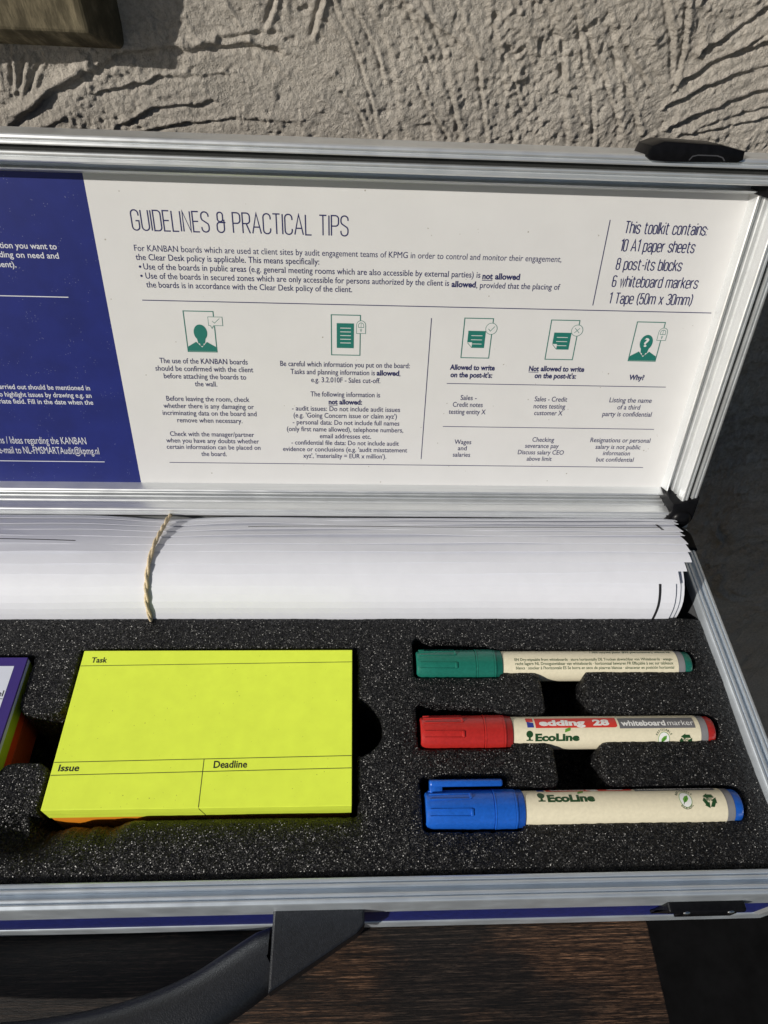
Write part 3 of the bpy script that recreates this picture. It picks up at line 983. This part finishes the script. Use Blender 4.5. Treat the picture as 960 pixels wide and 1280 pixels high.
pr.line([(39.2, 111.3), (39.2, 33.5)], .36, INK)
pr.line([(49.5, 77.8), (164, 77.8)], .36, INK)
pr.line([(49.5, 53.4), (164.1, 53.4)], .36, INK)
pr.line([(-190, 117.4), (-131, 117.4)], .42, WHI)
pr.line([(-220, 29.6), (-131, 29.6)], .42, WHI)
# pictograms
PAPER = 0
def bust(x, s, tie):
    pr.disc(x, s + 9.6, 3.2, 4.0, TEAL)
    pr.poly([(x - 2.3, s + 8), (x + 2.3, s + 8), (x + 1.6, s + 4.2), (x - 1.6, s + 4.2)], TEAL)
    pr.poly([(x - 6.9, s + .3), (x + 6.9, s + .3), (x + 6.6, s + 2.6), (x + 2.6, s + 5.0), (x, s + 2.2), (x - 2.6, s + 5.0), (x - 6.6, s + 2.6)], TEAL)
    pr.poly([(x - .9, s + 4.2), (x + .9, s + 4.2), (x + .6, s + 2.9), (x - .6, s + 2.9)], TEAL)
def padlock(x, s):
    pts = [(x - 2.2, s - 2.5), (x + 2.2, s - 2.5), (x + 2.2, s + 1.6)] + arcp(x, s + 1.6, 2.2, 2.2, 0, 180, 8)[1:]
    pr.poly(pts, PAPER)
    pr.line(pts, .24, TEAL, True)
    pr.line([(x - 1.3, s + .5)] + arcp(x, s + 1.5, 1.3, 1.3, 180, 0, 6) + [(x + 1.3, s + .5), (x - 1.3, s + .5)], .26, TEAL)
    pr.line([(x, s + 2.6), (x, s + .5)], .2, TEAL)
    pr.ring(x, s - .7, .42, .22, TEAL, 10)
    pr.line([(x, s - 1.0), (x, s - 1.8)], .3, TEAL)
def sheet(x, s):
    pr.line([(x - 7, s), (x + 7, s), (x + 7, s + 20), (x - 7, s + 20)], .42, TEAL, True)
sheet(-72.1, 92.2); bust(-72.1, 92.2, True)
pr.poly([(-68.0, 105.2), (-61.0, 105.2), (-61.0, 109.8), (-68.0, 109.8)], PAPER)
pr.line([(-67.8, 105.4), (-67, 105.4), (-66.3, 104.0), (-65.4, 105.4), (-61.1, 105.4), (-61.1, 109.6), (-67.8, 109.6)], .24, TEAL, True)
pr.line([(-66.0, 107.6), (-64.9, 106.6), (-62.4, 108.9)], .26, TEAL)
x, s = -2.1, 91.9
sheet(x, s)
pr.rect(x - 4.4, s + 3.6, x + 3.9, s + 16, TEAL)
for k in range(5):
    pr.line([(x - 2.7, s + 6.2 + k * 1.85), (x + 2.5, s + 6.2 + k * 1.85)], .34, PAPER)
padlock(x + 7.4, s + 13.6)
for x, kind in ((62.4, 'tick'), (105.0, 'cross')):
    s = 91.7
    sheet(x, s)
    pr.poly([(x - 2.2, s + 5.2), (x + 4.0, s + 5.2), (x + 4.0, s + 13.8), (x - 4.6, s + 13.8), (x - 4.6, s + 8.0), (x - 2.2, s + 8.0)], TEAL)
    pr.line([(x - 4.5, s + 7.8), (x - 2.2, s + 5.3)], .22, TEAL)
    for k in range(3):
        pr.line([(x - 2.9 + (.8 if k == 0 else 0), s + 7.2 + k * 2.1), (x + 2.6, s + 7.2 + k * 2.1)], .3, PAPER)
    pr.disc(x + 6.6, s + 15.0, 2.8, 2.8, PAPER)
    pr.ring(x + 6.6, s + 15.0, 2.8, .24, TEAL)
    if kind == 'tick':
        pr.line([(x + 5.2, s + 14.9), (x + 6.2, s + 13.8), (x + 8.2, s + 16.2)], .3, TEAL)
    else:
        pr.line([(x + 5.4, s + 13.8), (x + 7.8, s + 16.2)], .26, TEAL); pr.line([(x + 5.4, s + 16.2), (x + 7.8, s + 13.8)], .26, TEAL)
x, s = 147.7, 91.7
sheet(x, s); bust(x, s, False)
pr.text('?', x - 1.15, s + 7.6, 2.4, 4.2, PAPER, .02)
padlock(x + 7.2, s + 13.4)

g = Geo()
nx, ny = 24, 6
g.add([lid_fn(PX0, PS0, PD), lid_fn(-113.8, PS0, PD), lid_fn(-113.8, PS1, PD), lid_fn(PX0, PS1, PD)], [(0, 1, 2, 3)], 1)
g.add([lid_fn(-113.8, PS0, PD), lid_fn(PX1, PS0, PD), lid_fn(PX1, PS1, PD), lid_fn(-113.8, PS1, PD)], [(0, 1, 2, 3)], 0)
g.prism([(PX0, PS0), (PX1, PS0), (PX1, PS1), (PX0, PS1)], PD + .2, PD + 3, lid_fn, mi=0)
LAY = {}
cnt = [0]
# each later piece of artwork lies a hair above the ones before it, so no two inks share a plane
for i, (U, F, mi) in enumerate(pr.parts):
    d = PD - .06 - i * .00012
    g.add([lid_fn(u, v, d) for u, v in U], F, mi)
g.build('info_panel', [M['panel_white'], M['panel_blue'], M['ink'], M['teal'], M['white_ink']], lid)

# ------------------------------------------------------------ foam insert with cut-outs
MK = {'green': (150.5, -5.0), 'red': (116.8, -4.5), 'blue': (83.2, -3.0)}      # marker axis (y, z)
def foam_insert():
    xs = np.concatenate([np.arange(-481, -182, 2.5), np.arange(-182, 184.6, .5)])
    ys = np.arange(57.9, 175.61, .5)
    X, Y = np.meshgrid(xs, ys)
    jx = .5 * value_noise(X, Y, 3.2, 61, 2); jy = .5 * value_noise(X, Y, 3.2, 67, 2)
    x = X + jx; y = Y + jy
    def rb(x0, x1, y0, y1, r):
        qx = np.abs(x - (x0 + x1) / 2) - (x1 - x0) / 2 + r
        qy = np.abs(y - (y0 + y1) / 2) - (y1 - y0) / 2 + r
        return np.hypot(np.maximum(qx, 0), np.maximum(qy, 0)) + np.minimum(np.maximum(qx, qy), 0) - r
    def smin(a, b, k):
        h = np.clip(.5 + .5 * (b - a) / k, 0, 1)
        return b * (1 - h) + a * h - k * h * (1 - h)
    D = rb(-126.6, 4.6, 82.0, 157.6, 1.0)                       # well of the yellow pad
    D = np.minimum(D, rb(-127.5, -93, 81.0, 90, 1.0))           # torn front lip
    D = np.minimum(D, rb(-290, -147.6, 79.5, 154.6, 1.0))       # well of the left pads
    D = smin(D, rb(-152, -122, 104.5, 125.5, 2.0), 7.0)         # finger gap between them
    D = np.minimum(D, np.hypot(x - 2.5, y - 118.5) - 13.4)      # finger hole at the right
    D = np.minimum(D, rb(-430, -310, 79.9, 157.6, 1.0))
    G = None
    for k, (yc, zc) in MK.items():
        near = math.sqrt(7.25 ** 2 - zc ** 2)
        far = {'green': 12.9, 'red': 12.7, 'blue': 13.0}[k]
        a = rb(31.6, 73.5, yc - near - 2.6, yc + 7.4, 2.5)
        b = rb(31.6, 70.5, yc - 2, yc + far - np.clip((x - 34) * .11, 0, 9), 3.0) if k != 'blue' else rb(31.6, 69.5, yc - 2, yc + far, 2.5)
        c = rb(60, 171.0, yc - near + .15, yc + near + 1.2, 5.0)
        m = np.minimum(np.minimum(a, b), c)
        G = m if G is None else np.minimum(G, m)
    slot = rb(92.2, 113.0, MK['blue'][0] - 3, MK['green'][0] + 2, 1.5)
    D = np.minimum(D, smin(G, slot, 4.5))
    depth = np.where((x > 20), 30.0, 44.0)
    inside = np.clip((-D) / .55, 0, 1)
    Zs = -.75 * np.exp(-np.maximum(D, 0) / .9) - depth * inside
    Zs += .55 * value_noise(X, Y, 1.7, 71, 2) + .9 * value_noise(X, Y, 38, 73, 2)
    # the front lip of the yellow pad's well is pressed down, and torn lower at its left end
    xa = np.clip((X + 131) / 5, 0, 1) * np.clip((9 - X) / 6, 0, 1)
    tear = np.clip((-89 - X) / 7, 0, 1)
    fray = 1 + .5 * value_noise(X, Y * 0, 2.6, 91, 2) * tear
    Zs -= xa * (5.5 + 7.5 * tear) * fray * np.exp(-np.maximum(82 - Y, 0) / (4.2 + 1.5 * tear)) * (Y < 84)
    Zs -= 9.0 * np.exp(-(((X + 132) / 11) ** 2 + ((Y - 77) / 8) ** 2)) * (1 - inside)
    # cut edges of the slab
    edge = np.minimum(np.minimum(X - xs[0], xs[-1] - X), np.minimum(Y - ys[0], ys[-1] - Y))
    Zs -= .9 * np.exp(-edge / 1.2)
    # right hand end pulls away from the frame unevenly
    Zs -= 2.2 * np.clip((X - 174) / 11, 0, 1) ** 2 * (1 + value_noise(X, Y, 20, 79, 1))
    border = (X <= xs[0]) | (X >= xs[-1]) | (Y <= ys[0]) | (Y >= ys[-1])
    Zs = np.where(border, -57.5, Zs)
    Yw = Y + np.where(Y > 170, .8 * value_noise(X, Y * 0, 30, 83, 2), 0)
    o = fast_grid('foam_insert', X, Yw, Zs, M['foam'], (-150, 116, -57.5), smooth=True)
    tag(o, 'black foam insert with cut-out wells filling the front of the case', 'foam insert')
foam_insert()

# ------------------------------------------------------------ note pads
def pad(name, mats, x0, x1, y0, y1, z0, z1, label, pr=None, skew=0.0, front=None):
    gg = Geo()
    gg.box(x0, x1, y0, y1, z0, z1, bev=.18, fn=lambda x, y, z: (x + skew * (y - y0), y, z))
    if pr:
        for i, (U, F, mi) in enumerate(pr.parts):
            gg.add([(u + skew * (v - y0), v, z1 + .05 + i * .0004) for u, v in U], F, mi)
    if front:
        for i, (U, F, mi) in enumerate(front.parts):
            gg.add([(u, y0 - .05, v) for u, v in U], F, mi)
    o = gg.build(name, mats, None, origin=((x0 + x1) / 2, (y0 + y1) / 2, z0))
    tag(o, label, 'note pad', 'sticky note pads in the foam wells')
    return o
pr = Print()
BX0, BX1, BY0, BY1 = -124.4, 2.1, 84.2, 156.0
pr.line([(BX0 + .2, 148.2), (BX1 - .2, 149.7)], .28, 1)
pr.line([(BX0 + .2, 103.6), (BX1 - .2, 105.1)], .28, 1)
pr.line([(BX0 + .2, 98.2), (BX1 - .2, 99.8)], .28, 1)
pr.line([(-61.4, 104.3), (-61.0, BY0 + .2)], .28, 1)
pr.text('Task', -119.9, 149.9, 7.2, 2.6, 1, .02)
pr.text('Issue', -121.7, 99.9, 8.6, 2.7, 1, .02)
pr.text('Deadline', -57.0, 100.5, 14.2, 2.9, 1, .02)
fr = Print(); fr.line([(-61.0, 1.8), (-59.4, -8.8)], .28, 1)
pad('yellow_note_pad', [M['pad_yellow'], M['black_ink']], BX0, BX1, BY0, BY1, -9.0, 2.0, 'bright yellow note pad printed Task, Issue and Deadline, lying in the foam', pr, front=fr)
pad('orange_note_pad', [M['pad_orange']], BX0 + .6, BX1 - .6, BY0 + .2, BY1 - .6, -28, -9.1, 'orange note pad under the yellow one, only its front edge showing')
LX1, LX0, LY0, LY1 = -149.4, -276.0, 84.0, 152.6
pr = Print()
pr.rect(LX0 + 5, LY0 + 5, LX1 - 4.9, LY1 - 4.4, 1)
pr.line([(LX0 + 5.2, 131.9), (LX1 - 5.1, 132.2)], .3, 2)
pr.text('el', -157.6, 133.4, 2.8, 2.7, 2, .02)
pad('purple_card_pad', [M['purple_card'], M['card_white'], M['black_ink']], LX0, LX1, LY0, LY1, 1.0, 2.2, 'purple framed white card on top of the left stack of pads', pr)
pad('white_note_pad', [M['card_edge']], LX0 + .2, LX1 - .2, LY0, LY1 - .2, -1.6, .9, 'thin pale blue pad directly under the purple framed card')
pad('green_note_pad', [M['pad_green']], LX0 + .3, LX1 - .3, LY0 + .2, LY1 - .4, -8.6, -1.7, 'olive green note pad in the left stack, above the red pads')
pad('red_note_pad', [M['pad_red']], LX0 + .2, LX1 - .5, LY0 + .1, LY1 - .4, -14.6, -8.7, 'red note pad in the left stack, right below the green pad')
pad('dark_red_note_pad', [M['pad_maroon']], LX0 + .2, LX1 - .3, LY0 + .1, LY1 - .4, -31.5, -14.7, 'dark red note pad at the bottom of the left stack of pads')

# ------------------------------------------------------------ roll of paper sheets and its twine
PROFILE = [(178, -40), (174.6, -22), (174.2, -8), (174.8, 2), (177, 10), (182, 16), (189, 20), (197, 21.5), (206, 20), (216, 15.5), (226, 9.5), (230.5, 5.5)]
def prof_curve():
    P = np.array(PROFILE, float); out = []
    for i in range(len(P) - 1):
        p0, p1, p2, p3 = P[max(i - 1, 0)], P[i], P[i + 1], P[min(i + 2, len(P) - 1)]
        for f in np.linspace(0, 1, 14, endpoint=False):
            out.append(.5 * (2 * p1 + (p2 - p0) * f + (2 * p0 - 5 * p1 + 4 * p2 - p3) * f * f + (3 * p1 - p0 - 3 * p2 + p3) * f ** 3))
    out.append(P[-1])
    return np.array(out)
PC = prof_curve()
seg = np.r_[0, np.cumsum(np.hypot(*np.diff(PC, axis=0).T))]
def prof_at(s):
    y = np.interp(s, seg, PC[:, 0]); z = np.interp(s, seg, PC[:, 1])
    y2 = np.interp(s + .4, seg, PC[:, 0]); z2 = np.interp(s + .4, seg, PC[:, 1])
    y1 = np.interp(s - .4, seg, PC[:, 0]); z1 = np.interp(s - .4, seg, PC[:, 1])
    ty, tz = y2 - y1, z2 - z1
    L = np.hypot(ty, tz) + 1e-9
    return y, z, -tz / L, ty / L           # point and outward normal
def s_of_y(yv):
    i0 = int(np.argmax(PC[:, 1] > 5))
    return float(np.interp(yv, PC[i0:, 0], seg[i0:]))
SMAX = seg[-1]
roll = thing('paper_roll', 'loose roll of large white paper sheets lying behind the foam, tied with twine', 'paper roll', (-128, 200, -40))
def paper_sheet(k, s0, off, xl, xr, lift, seed, slant=0.0, lines=()):
    xs_ = np.concatenate([np.linspace(xl, -205, 22)[:-1], np.linspace(-205, xr, 130)])
    rng = np.random.default_rng(seed)
    a, b, c = rng.uniform(-1, 1, 3)
    def edge(x):                                   # where the free edge runs, a little wavy
        u = (x + 100) / 120
        pinch = np.exp(-((x + 97) / 22.0) ** 2)
        return s0 + slant * u + .8 * a * np.sin(u * 1.5 + 2 * b) + .35 * c * np.sin(u * 4.3 + a) + .12 * np.sin(u * 13 + 3 * c) + .25 * pinch
    n = 34
    V, F = [], []
    nxs = len(xs_)
    T = np.linspace(0, 1, n) ** 1.5
    def surf(x, t, extra=0.0):
        pinch = np.exp(-((x + 97) / 26.0) ** 2)
        s = edge(x) + (SMAX - edge(x)) * t
        y, z, ny_, nz_ = prof_at(s)
        ds = s - edge(x)
        o = off * (1 - .45 * pinch) + lift * (1 - .75 * pinch) * np.exp(-ds / 3.0) * (.6 + .4 * np.sin(x / 31 + seed)) + (.34 * np.sin(x / 47 + seed * 1.3) + .2 * np.sin(x / 19 + seed * 2.1) * np.exp(-ds / 9)) * min(1, k / 3) * (1 - pinch) + extra
        xk = x - max(0, x - xr + 26) / 26 * (.03 + .03 * (seed % 3)) * ds * min(1, k)      # right hand edges run slightly askew
        return (xk, y + ny_ * o, z + nz_ * o)
    gg = Geo()
    for t in T:
        for x in xs_:
            V.append(surf(x, t))
    for j in range(n - 1):
        for i in range(nxs - 1):
            q = j * nxs + i
            F.append((q, q + 1, q + 1 + nxs, q + nxs))
    # paper thickness: underside and rims
    m = len(V)
    for t in T:
        for x in xs_:
            V.append(surf(x, t, -.16))
    for j in range(n - 1):
        for i in range(nxs - 1):
            q = m + j * nxs + i
            F.append((q, q + nxs, q + 1 + nxs, q + 1))
    for i in range(nxs - 1):
        F.append((i, m + i, m + i + 1, i + 1))
    for j in range(n - 1):
        q = j * nxs + nxs - 1
        F.append((q, m + q, m + q + nxs, q + nxs))
        q = j * nxs
        F.append((q, q + nxs, m + q + nxs, m + q))
    gg.add(V, F, 0)
    for (xa, xb, ya, yb, w) in lines:              # printed frame lines on the sheet
        sa, sb = s_of_y(ya) if ya > 175 else ya, s_of_y(yb) if yb > 175 else yb
        N = 40
        vs, fs = [], []
        for i in range(N + 1):
            f = i / N
            x = xa + (xb - xa) * f; sv = sa + (sb - sa) * f
            for sg in (-1, 1):
                if abs(xb - xa) > abs(sb - sa):
                    xx, ss = x, sv + sg * w / 2
                else:
                    xx, ss = x + sg * w / 2, sv
                e = edge(xx)
                t = (ss - e) / (SMAX - e)
                vs.append(surf(xx, min(max(t, 0), 1), .06))
        for i in range(N):
            fs.append((2 * i, 2 * i + 1, 2 * i + 3, 2 * i + 2))
        gg.add(vs, fs, 1)
    return gg.build('paper_sheet', [M['paper'], M['black_ink']], roll, smooth=False)
S_LOW = 4.0
paper_sheet(0, S_LOW, -1.7, -428, 169.8, 0, 2)
paper_sheet(0, S_LOW, -.9, -426, 167.4, 0, 3)
paper_sheet(0, S_LOW, 0, -425, 164.6, 0, 4, lines=[(156.4, 156.4, 18.0, 189.0, 1.3)])
EDGES = [(183.0, 166.5, 0.3, .5), (187.6, 170.6, .6, .55), (192.6, 173.8, .5, .6), (198.0, 174.6, .9, .5), (203.5, 175.4, .3, .6), (209.0, 176.6, .9, .5), (214.4, 178.2, .4, .6), (219.6, 178.8, .7, .5), (224.6, 180.2, .3, .4)]
for k, (ye, xr, lift, sl) in enumerate(EDGES):
    ln = []
    if k == 6:
        ln = [(-52, 168, 217.2, 220.0, .7), (168, 168, 217, 228, 1.4)]
    if k == 4:
        ln = [(-230, -135, 206.5, 205.2, .6)]
    paper_sheet(k + 1, s_of_y(ye), .42 * (k + 1), -425 + 2 * k, xr, lift * 1.0, 10 + k, slant=(.9 if k % 2 else .4), lines=ln)

def twine():
    gg = Geo()
    ss = np.linspace(10, SMAX - 1.0, 150)
    for strand in (0, 1):
        pts = []
        for s in ss:
            y, z, ny_, nz_ = prof_at(s)
            f = (s - ss[0]) / (ss[-1] - ss[0])
            x = -99.4 + 3.6 * math.sin(f * math.pi * .62) + .8 * math.sin(f * 9)
            kk = np.clip((y - 182) / 44, 0, 1)
            o = 1.2 + 3.3 * kk
            ph = s * .42 + .5 * math.sin(s * .21) + strand * math.pi
            pts.append(Vector((x + .5 * math.cos(ph), y + ny_ * (o - .4 + .34 * math.sin(ph)), z + nz_ * (o - .4 + .34 * math.sin(ph)))))
        def ring(i, pts=pts):
            d = (pts[min(i + 1, len(pts) - 1)] - pts[max(i - 1, 0)]).normalized()
            a = d.cross(Vector((1, 0, 0))).normalized(); b = d.cross(a)
            return [(pts[i] + a * .72 * math.cos(q) + b * .72 * math.sin(q))[:] for q in [2 * math.pi * k / 8 for k in range(8)]]
        gg.sweep(pts, ring)
    o = gg.build('twine_band', M['twine'], None, smooth=True, origin=(-98, 200, 10))
    tag(o, 'beige twisted twine tied round the paper roll', 'twine')
twine()

# ------------------------------------------------------------ whiteboard markers
def lathe(gg, prof, yc, zc, mi=0, n=56):
    vs, fs = [], []
    for x, r in prof:
        for k in range(n):
            a = 2 * math.pi * k / n
            vs.append((x, yc + r * math.cos(a), zc + r * math.sin(a)))
    for i in range(len(prof) - 1):
        for k in range(n):
            q = (k + 1) % n
            fs.append((i * n + k, i * n + q, (i + 1) * n + q, (i + 1) * n + k))
    fs.append(tuple(range(n))[::-1]); fs.append(tuple((len(prof) - 1) * n + k for k in range(n)))
    gg.add(vs, fs, mi)
R_B = 7.25
def recycle(pr, cx, cy, r, mi):
    for k in range(3):
        a = math.radians(90 + 120 * k)
        def P(t, n):   # local frame: along the side / outwards
            ox, oy = math.cos(a), math.sin(a)
            return (cx + ox * n * r - oy * t * r, cy + oy * n * r + ox * t * r)
        pr.poly([P(-.60, .30), P(-.42, .70), P(.10, .70), P(.10, .30)], mi)
        pr.poly([P(.10, .84), P(.10, .16), P(.66, .50)], mi)
def eco_label(pr, rot, pct=True):
    """artwork in (x, angle) with angle from the viewer's side upwards; unit of v is millimetres of arc"""
    A = lambda deg: math.radians(deg + rot) * R_B
    RED, BLU, GRY, WHT, GRN, LEAF = 1, 2, 3, 4, 5, 6
    pr.grid(81.0, A(110), 84.2, A(130), 2, 4, RED)
    pr.poly([(81.2, A(88)), (84.2, A(88)), (84.2, A(106)), (81.2, A(111))], BLU)
    pr.grid(85.0, A(86), 121.6, A(129), 8, 6, RED)
    pr.poly([(121.6, A(86)), (122.6, A(90)), (122.6, A(129)), (121.6, A(129))], RED)
    pr.grid(123.6, A(82), 158.8, A(126), 8, 6, GRY)
    pr.text('edding', 86.8, A(95), 21.2, 2.75, WHT, .05)
    pr.text('28', 111.6, A(95), 7.6, 2.85, WHT, .05)
    pr.text('whiteboard', 124.6, A(92), 20.6, 2.6, WHT, .03)
    pr.text('marker', 146.2, A(92), 12.2, 2.6, WHT, -.002)
    # small tree emblem and word
    pr.poly([(80.4, A(42)), (83.4, A(42)), (83.4, A(46)), (80.4, A(46))], GRN)
    pr.poly([(81.3, A(46)), (82.4, A(46)), (82.2, A(55)), (81.5, A(55))], GRN)
    pr.disc(81.9, A(65), 1.55, 1.55, GRN, 14)
    pr.text('EcoLine', 84.4, A(41.5), 20.2, 3.0, GRN, .05)
    pr.poly([(98.0, A(70)), (98.4, A(82)), (101.0, A(88)), (100.6, A(76))], LEAF)
    # refillable badge with a leaf
    cy = A(43); cx = 143.6
    pr.disc(cx, cy, 2.6, 3.2, WHT, 24)
    pr.line([(cx + 2.6 * math.cos(t * .2618), cy + 3.2 * math.sin(t * .2618)) for t in range(24)], .22, LEAF, True)
    pr.poly([(cx - 1.1, cy - 1.5), (cx - 1.2, cy + .1), (cx - .1, cy + 1.3), (cx + 1.3, cy + 1.7), (cx + 1.2, cy + .1), (cx + .3, cy - .9)], LEAF)
    pr.line([(cx - 1.4, cy - 2.1), (cx + .5, cy + .6)], .25, GRN)
    for word, r0, a0, flip in (('REFILLABLE', 3.9, 90, 1), ('ECOLOGIC', 4.0, 270, -1)):
        n = len(word)
        for i, ch in enumerate(word):
            t = math.radians(a0 - flip * (i - (n - 1) / 2) * 13)
            V, F = glyphs(ch, .02)
            if not len(V): continue
            k = .95 / CAP * .9
            rr = math.radians(a0) and (t - math.pi / 2 if flip == 1 else t + math.pi / 2)
            ca, sa = math.cos(rr), math.sin(rr)
            U = (V - [(V[:, 0].max() + V[:, 0].min()) / 2, 0]) * k
            px, py = cx + r0 * .88 * math.cos(t), cy + r0 * math.sin(t)
            if flip == -1: U = U + [0, 0]
            pr.parts.append((np.stack([U[:, 0] * ca - U[:, 1] * sa + px, U[:, 0] * sa + U[:, 1] * ca + py], 1), F, GRN))
    recycle(pr, 153.8, A(38), 3.7, GRN)
    pr.text('90%', 152.4, A(36), 2.8, 1.1, GRN, .0)
def info_label(pr):
    A = lambda deg: math.radians(deg) * R_B
    pr.text('* 90% recycled plastic (83% post-consumer), without ink', 118.4, A(120), 40.6, 1.5, 5, .02)
    pr.text('EN Dry-wipeable from whiteboards · store horizontally DE Trocken abwischbar von Whiteboards · waage-', 80.4, A(84), 78.2, 1.35, 5, .012)
    pr.text('recht lagern NL Droogutwisbaar van whiteboards · horizontaal bewaren FR Effaçable à sec sur tableaux', 80.6, A(68), 77.8, 1.35, 5, .012)
    pr.text("blancs · stocker à l'horizontale ES Se borra en seco de pizarras blancas · almacenar en posición horizontal", 80.8, A(52), 77.8, 1.35, 5, .012)
def marker(colour, label, clip_dir, art, dx=0.0, tilt=0.0):
    yc, zc = MK[colour]
    t = thing('whiteboard_marker', label, 'marker', (100, yc, zc - 8), 'whiteboard markers in the foam slots')
    rr = lambda a, r: (yc + r * math.cos(a), zc + r * math.sin(a))
    # barrel with its printing
    gg = Geo()
    lathe(gg, [(74.4, 6.2), (74.5, 7.1), (75.3, R_B), (161.0, R_B), (161.2, 7.0)], yc, zc)
    pr = Print(); art(pr); pr.sliced(.42)
    for i, (U, F, mi) in enumerate(pr.parts):
        r = R_B + .03 + .0022 * i
        vs = []
        for u, v in U:
            a = math.pi - v / R_B          # angle measured from the viewer's side
            vs.append((u, yc + r * math.cos(a), zc + r * math.sin(a)))
        gg.add(vs, F, mi)
    o = gg.build('barrel', [M['barrel'], M['logo_red'], M['logo_blue'], M['label_grey'], M['label_white'], M['label_green'], M['leaf_green']], t)
    auto_smooth(o, 30)
    # cap: dished end, ribs, seam, collar
    gg = Geo()
    lathe(gg, [(33.2, 5.2), (33.0, 6.2), (33.5, 7.1), (35, 7.55), (44, 7.85), (61.3, 8.0), (61.45, 7.75), (61.75, 7.75), (61.85, 8.22), (62.25, 8.24), (62.45, 8.1), (70.2, 8.08), (70.3, 7.95), (70.55, 7.95), (70.65, 8.06), (71.2, 8.05), (71.4, 7.95)], yc, zc)
    for adeg in (128, 108, 78, 58, 150):                       # raised flutes
        a = math.radians(180 - adeg)
        def fn(x, w, d, a=a):
            r = 7.72 + (x - 34) * .012 + d
            aa = a + w / 8
            return (x, yc + r * math.cos(aa), zc + r * math.sin(aa))
        gg.box(34.4, 52.0, -.26, .26, -.3, .30, bev=.08, fn=fn)
    for adeg in (118, 68):                                     # end stops of the grip fields
        a = math.radians(180 - adeg)
        def fn(x, w, d, a=a):
            r = 7.85 + d
            aa = a + w / 8
            return (x, yc + r * math.cos(aa), zc + r * math.sin(aa))
        gg.box(51.4, 52.5, -1.3, 1.3, -.3, .62, bev=.15, fn=fn)
    cap = gg.build('cap', M['cap_' + colour], t); auto_smooth(cap, 32)
    gg = Geo()
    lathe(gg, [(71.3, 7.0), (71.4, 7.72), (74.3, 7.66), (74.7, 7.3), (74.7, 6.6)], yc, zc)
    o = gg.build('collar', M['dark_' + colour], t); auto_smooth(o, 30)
    # pocket clip
    gg = Geo()
    ca = clip_dir
    def cf(x, w, d):
        return (x, yc + d * math.cos(ca) - w * math.sin(ca), zc + d * math.sin(ca) + w * math.cos(ca))
    gg.box(35.2, 66.6, -2.6, 2.6, 9.4, 12.2, bev=.9, seg=3, fn=cf)
    gg.box(35.2, 40.6, -2.3, 2.3, 6.6, 10.4, bev=.5, fn=cf)
    o = gg.build('clip', M['cap_' + colour], cap); auto_smooth(o, 40)
    gg = Geo()
    lathe(gg, [(161.0, 6.4), (161.05, 7.1), (164.4, 7.05), (164.45, 6.4)], yc, zc)
    o = gg.build('grey_ring', M['grey_ring'], t); auto_smooth(o, 30)
    gg = Geo()
    lathe(gg, [(164.35, 6.2), (164.4, 6.85), (167.4, 6.7), (168.3, 6.2), (168.6, 5.2), (168.0, 4.8)], yc, zc)
    o = gg.build('end_plug', M['cap_' + colour], t); auto_smooth(o, 30)
    return t
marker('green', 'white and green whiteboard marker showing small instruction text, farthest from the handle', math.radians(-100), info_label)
marker('red', 'whiteboard marker with red cap and red banner, between the green and the blue one', math.radians(-105), lambda p: eco_label(p, 0))
marker('blue', 'whiteboard marker with blue cap and clip, nearest the front edge of the case', math.radians(22), lambda p: eco_label(p, 55))
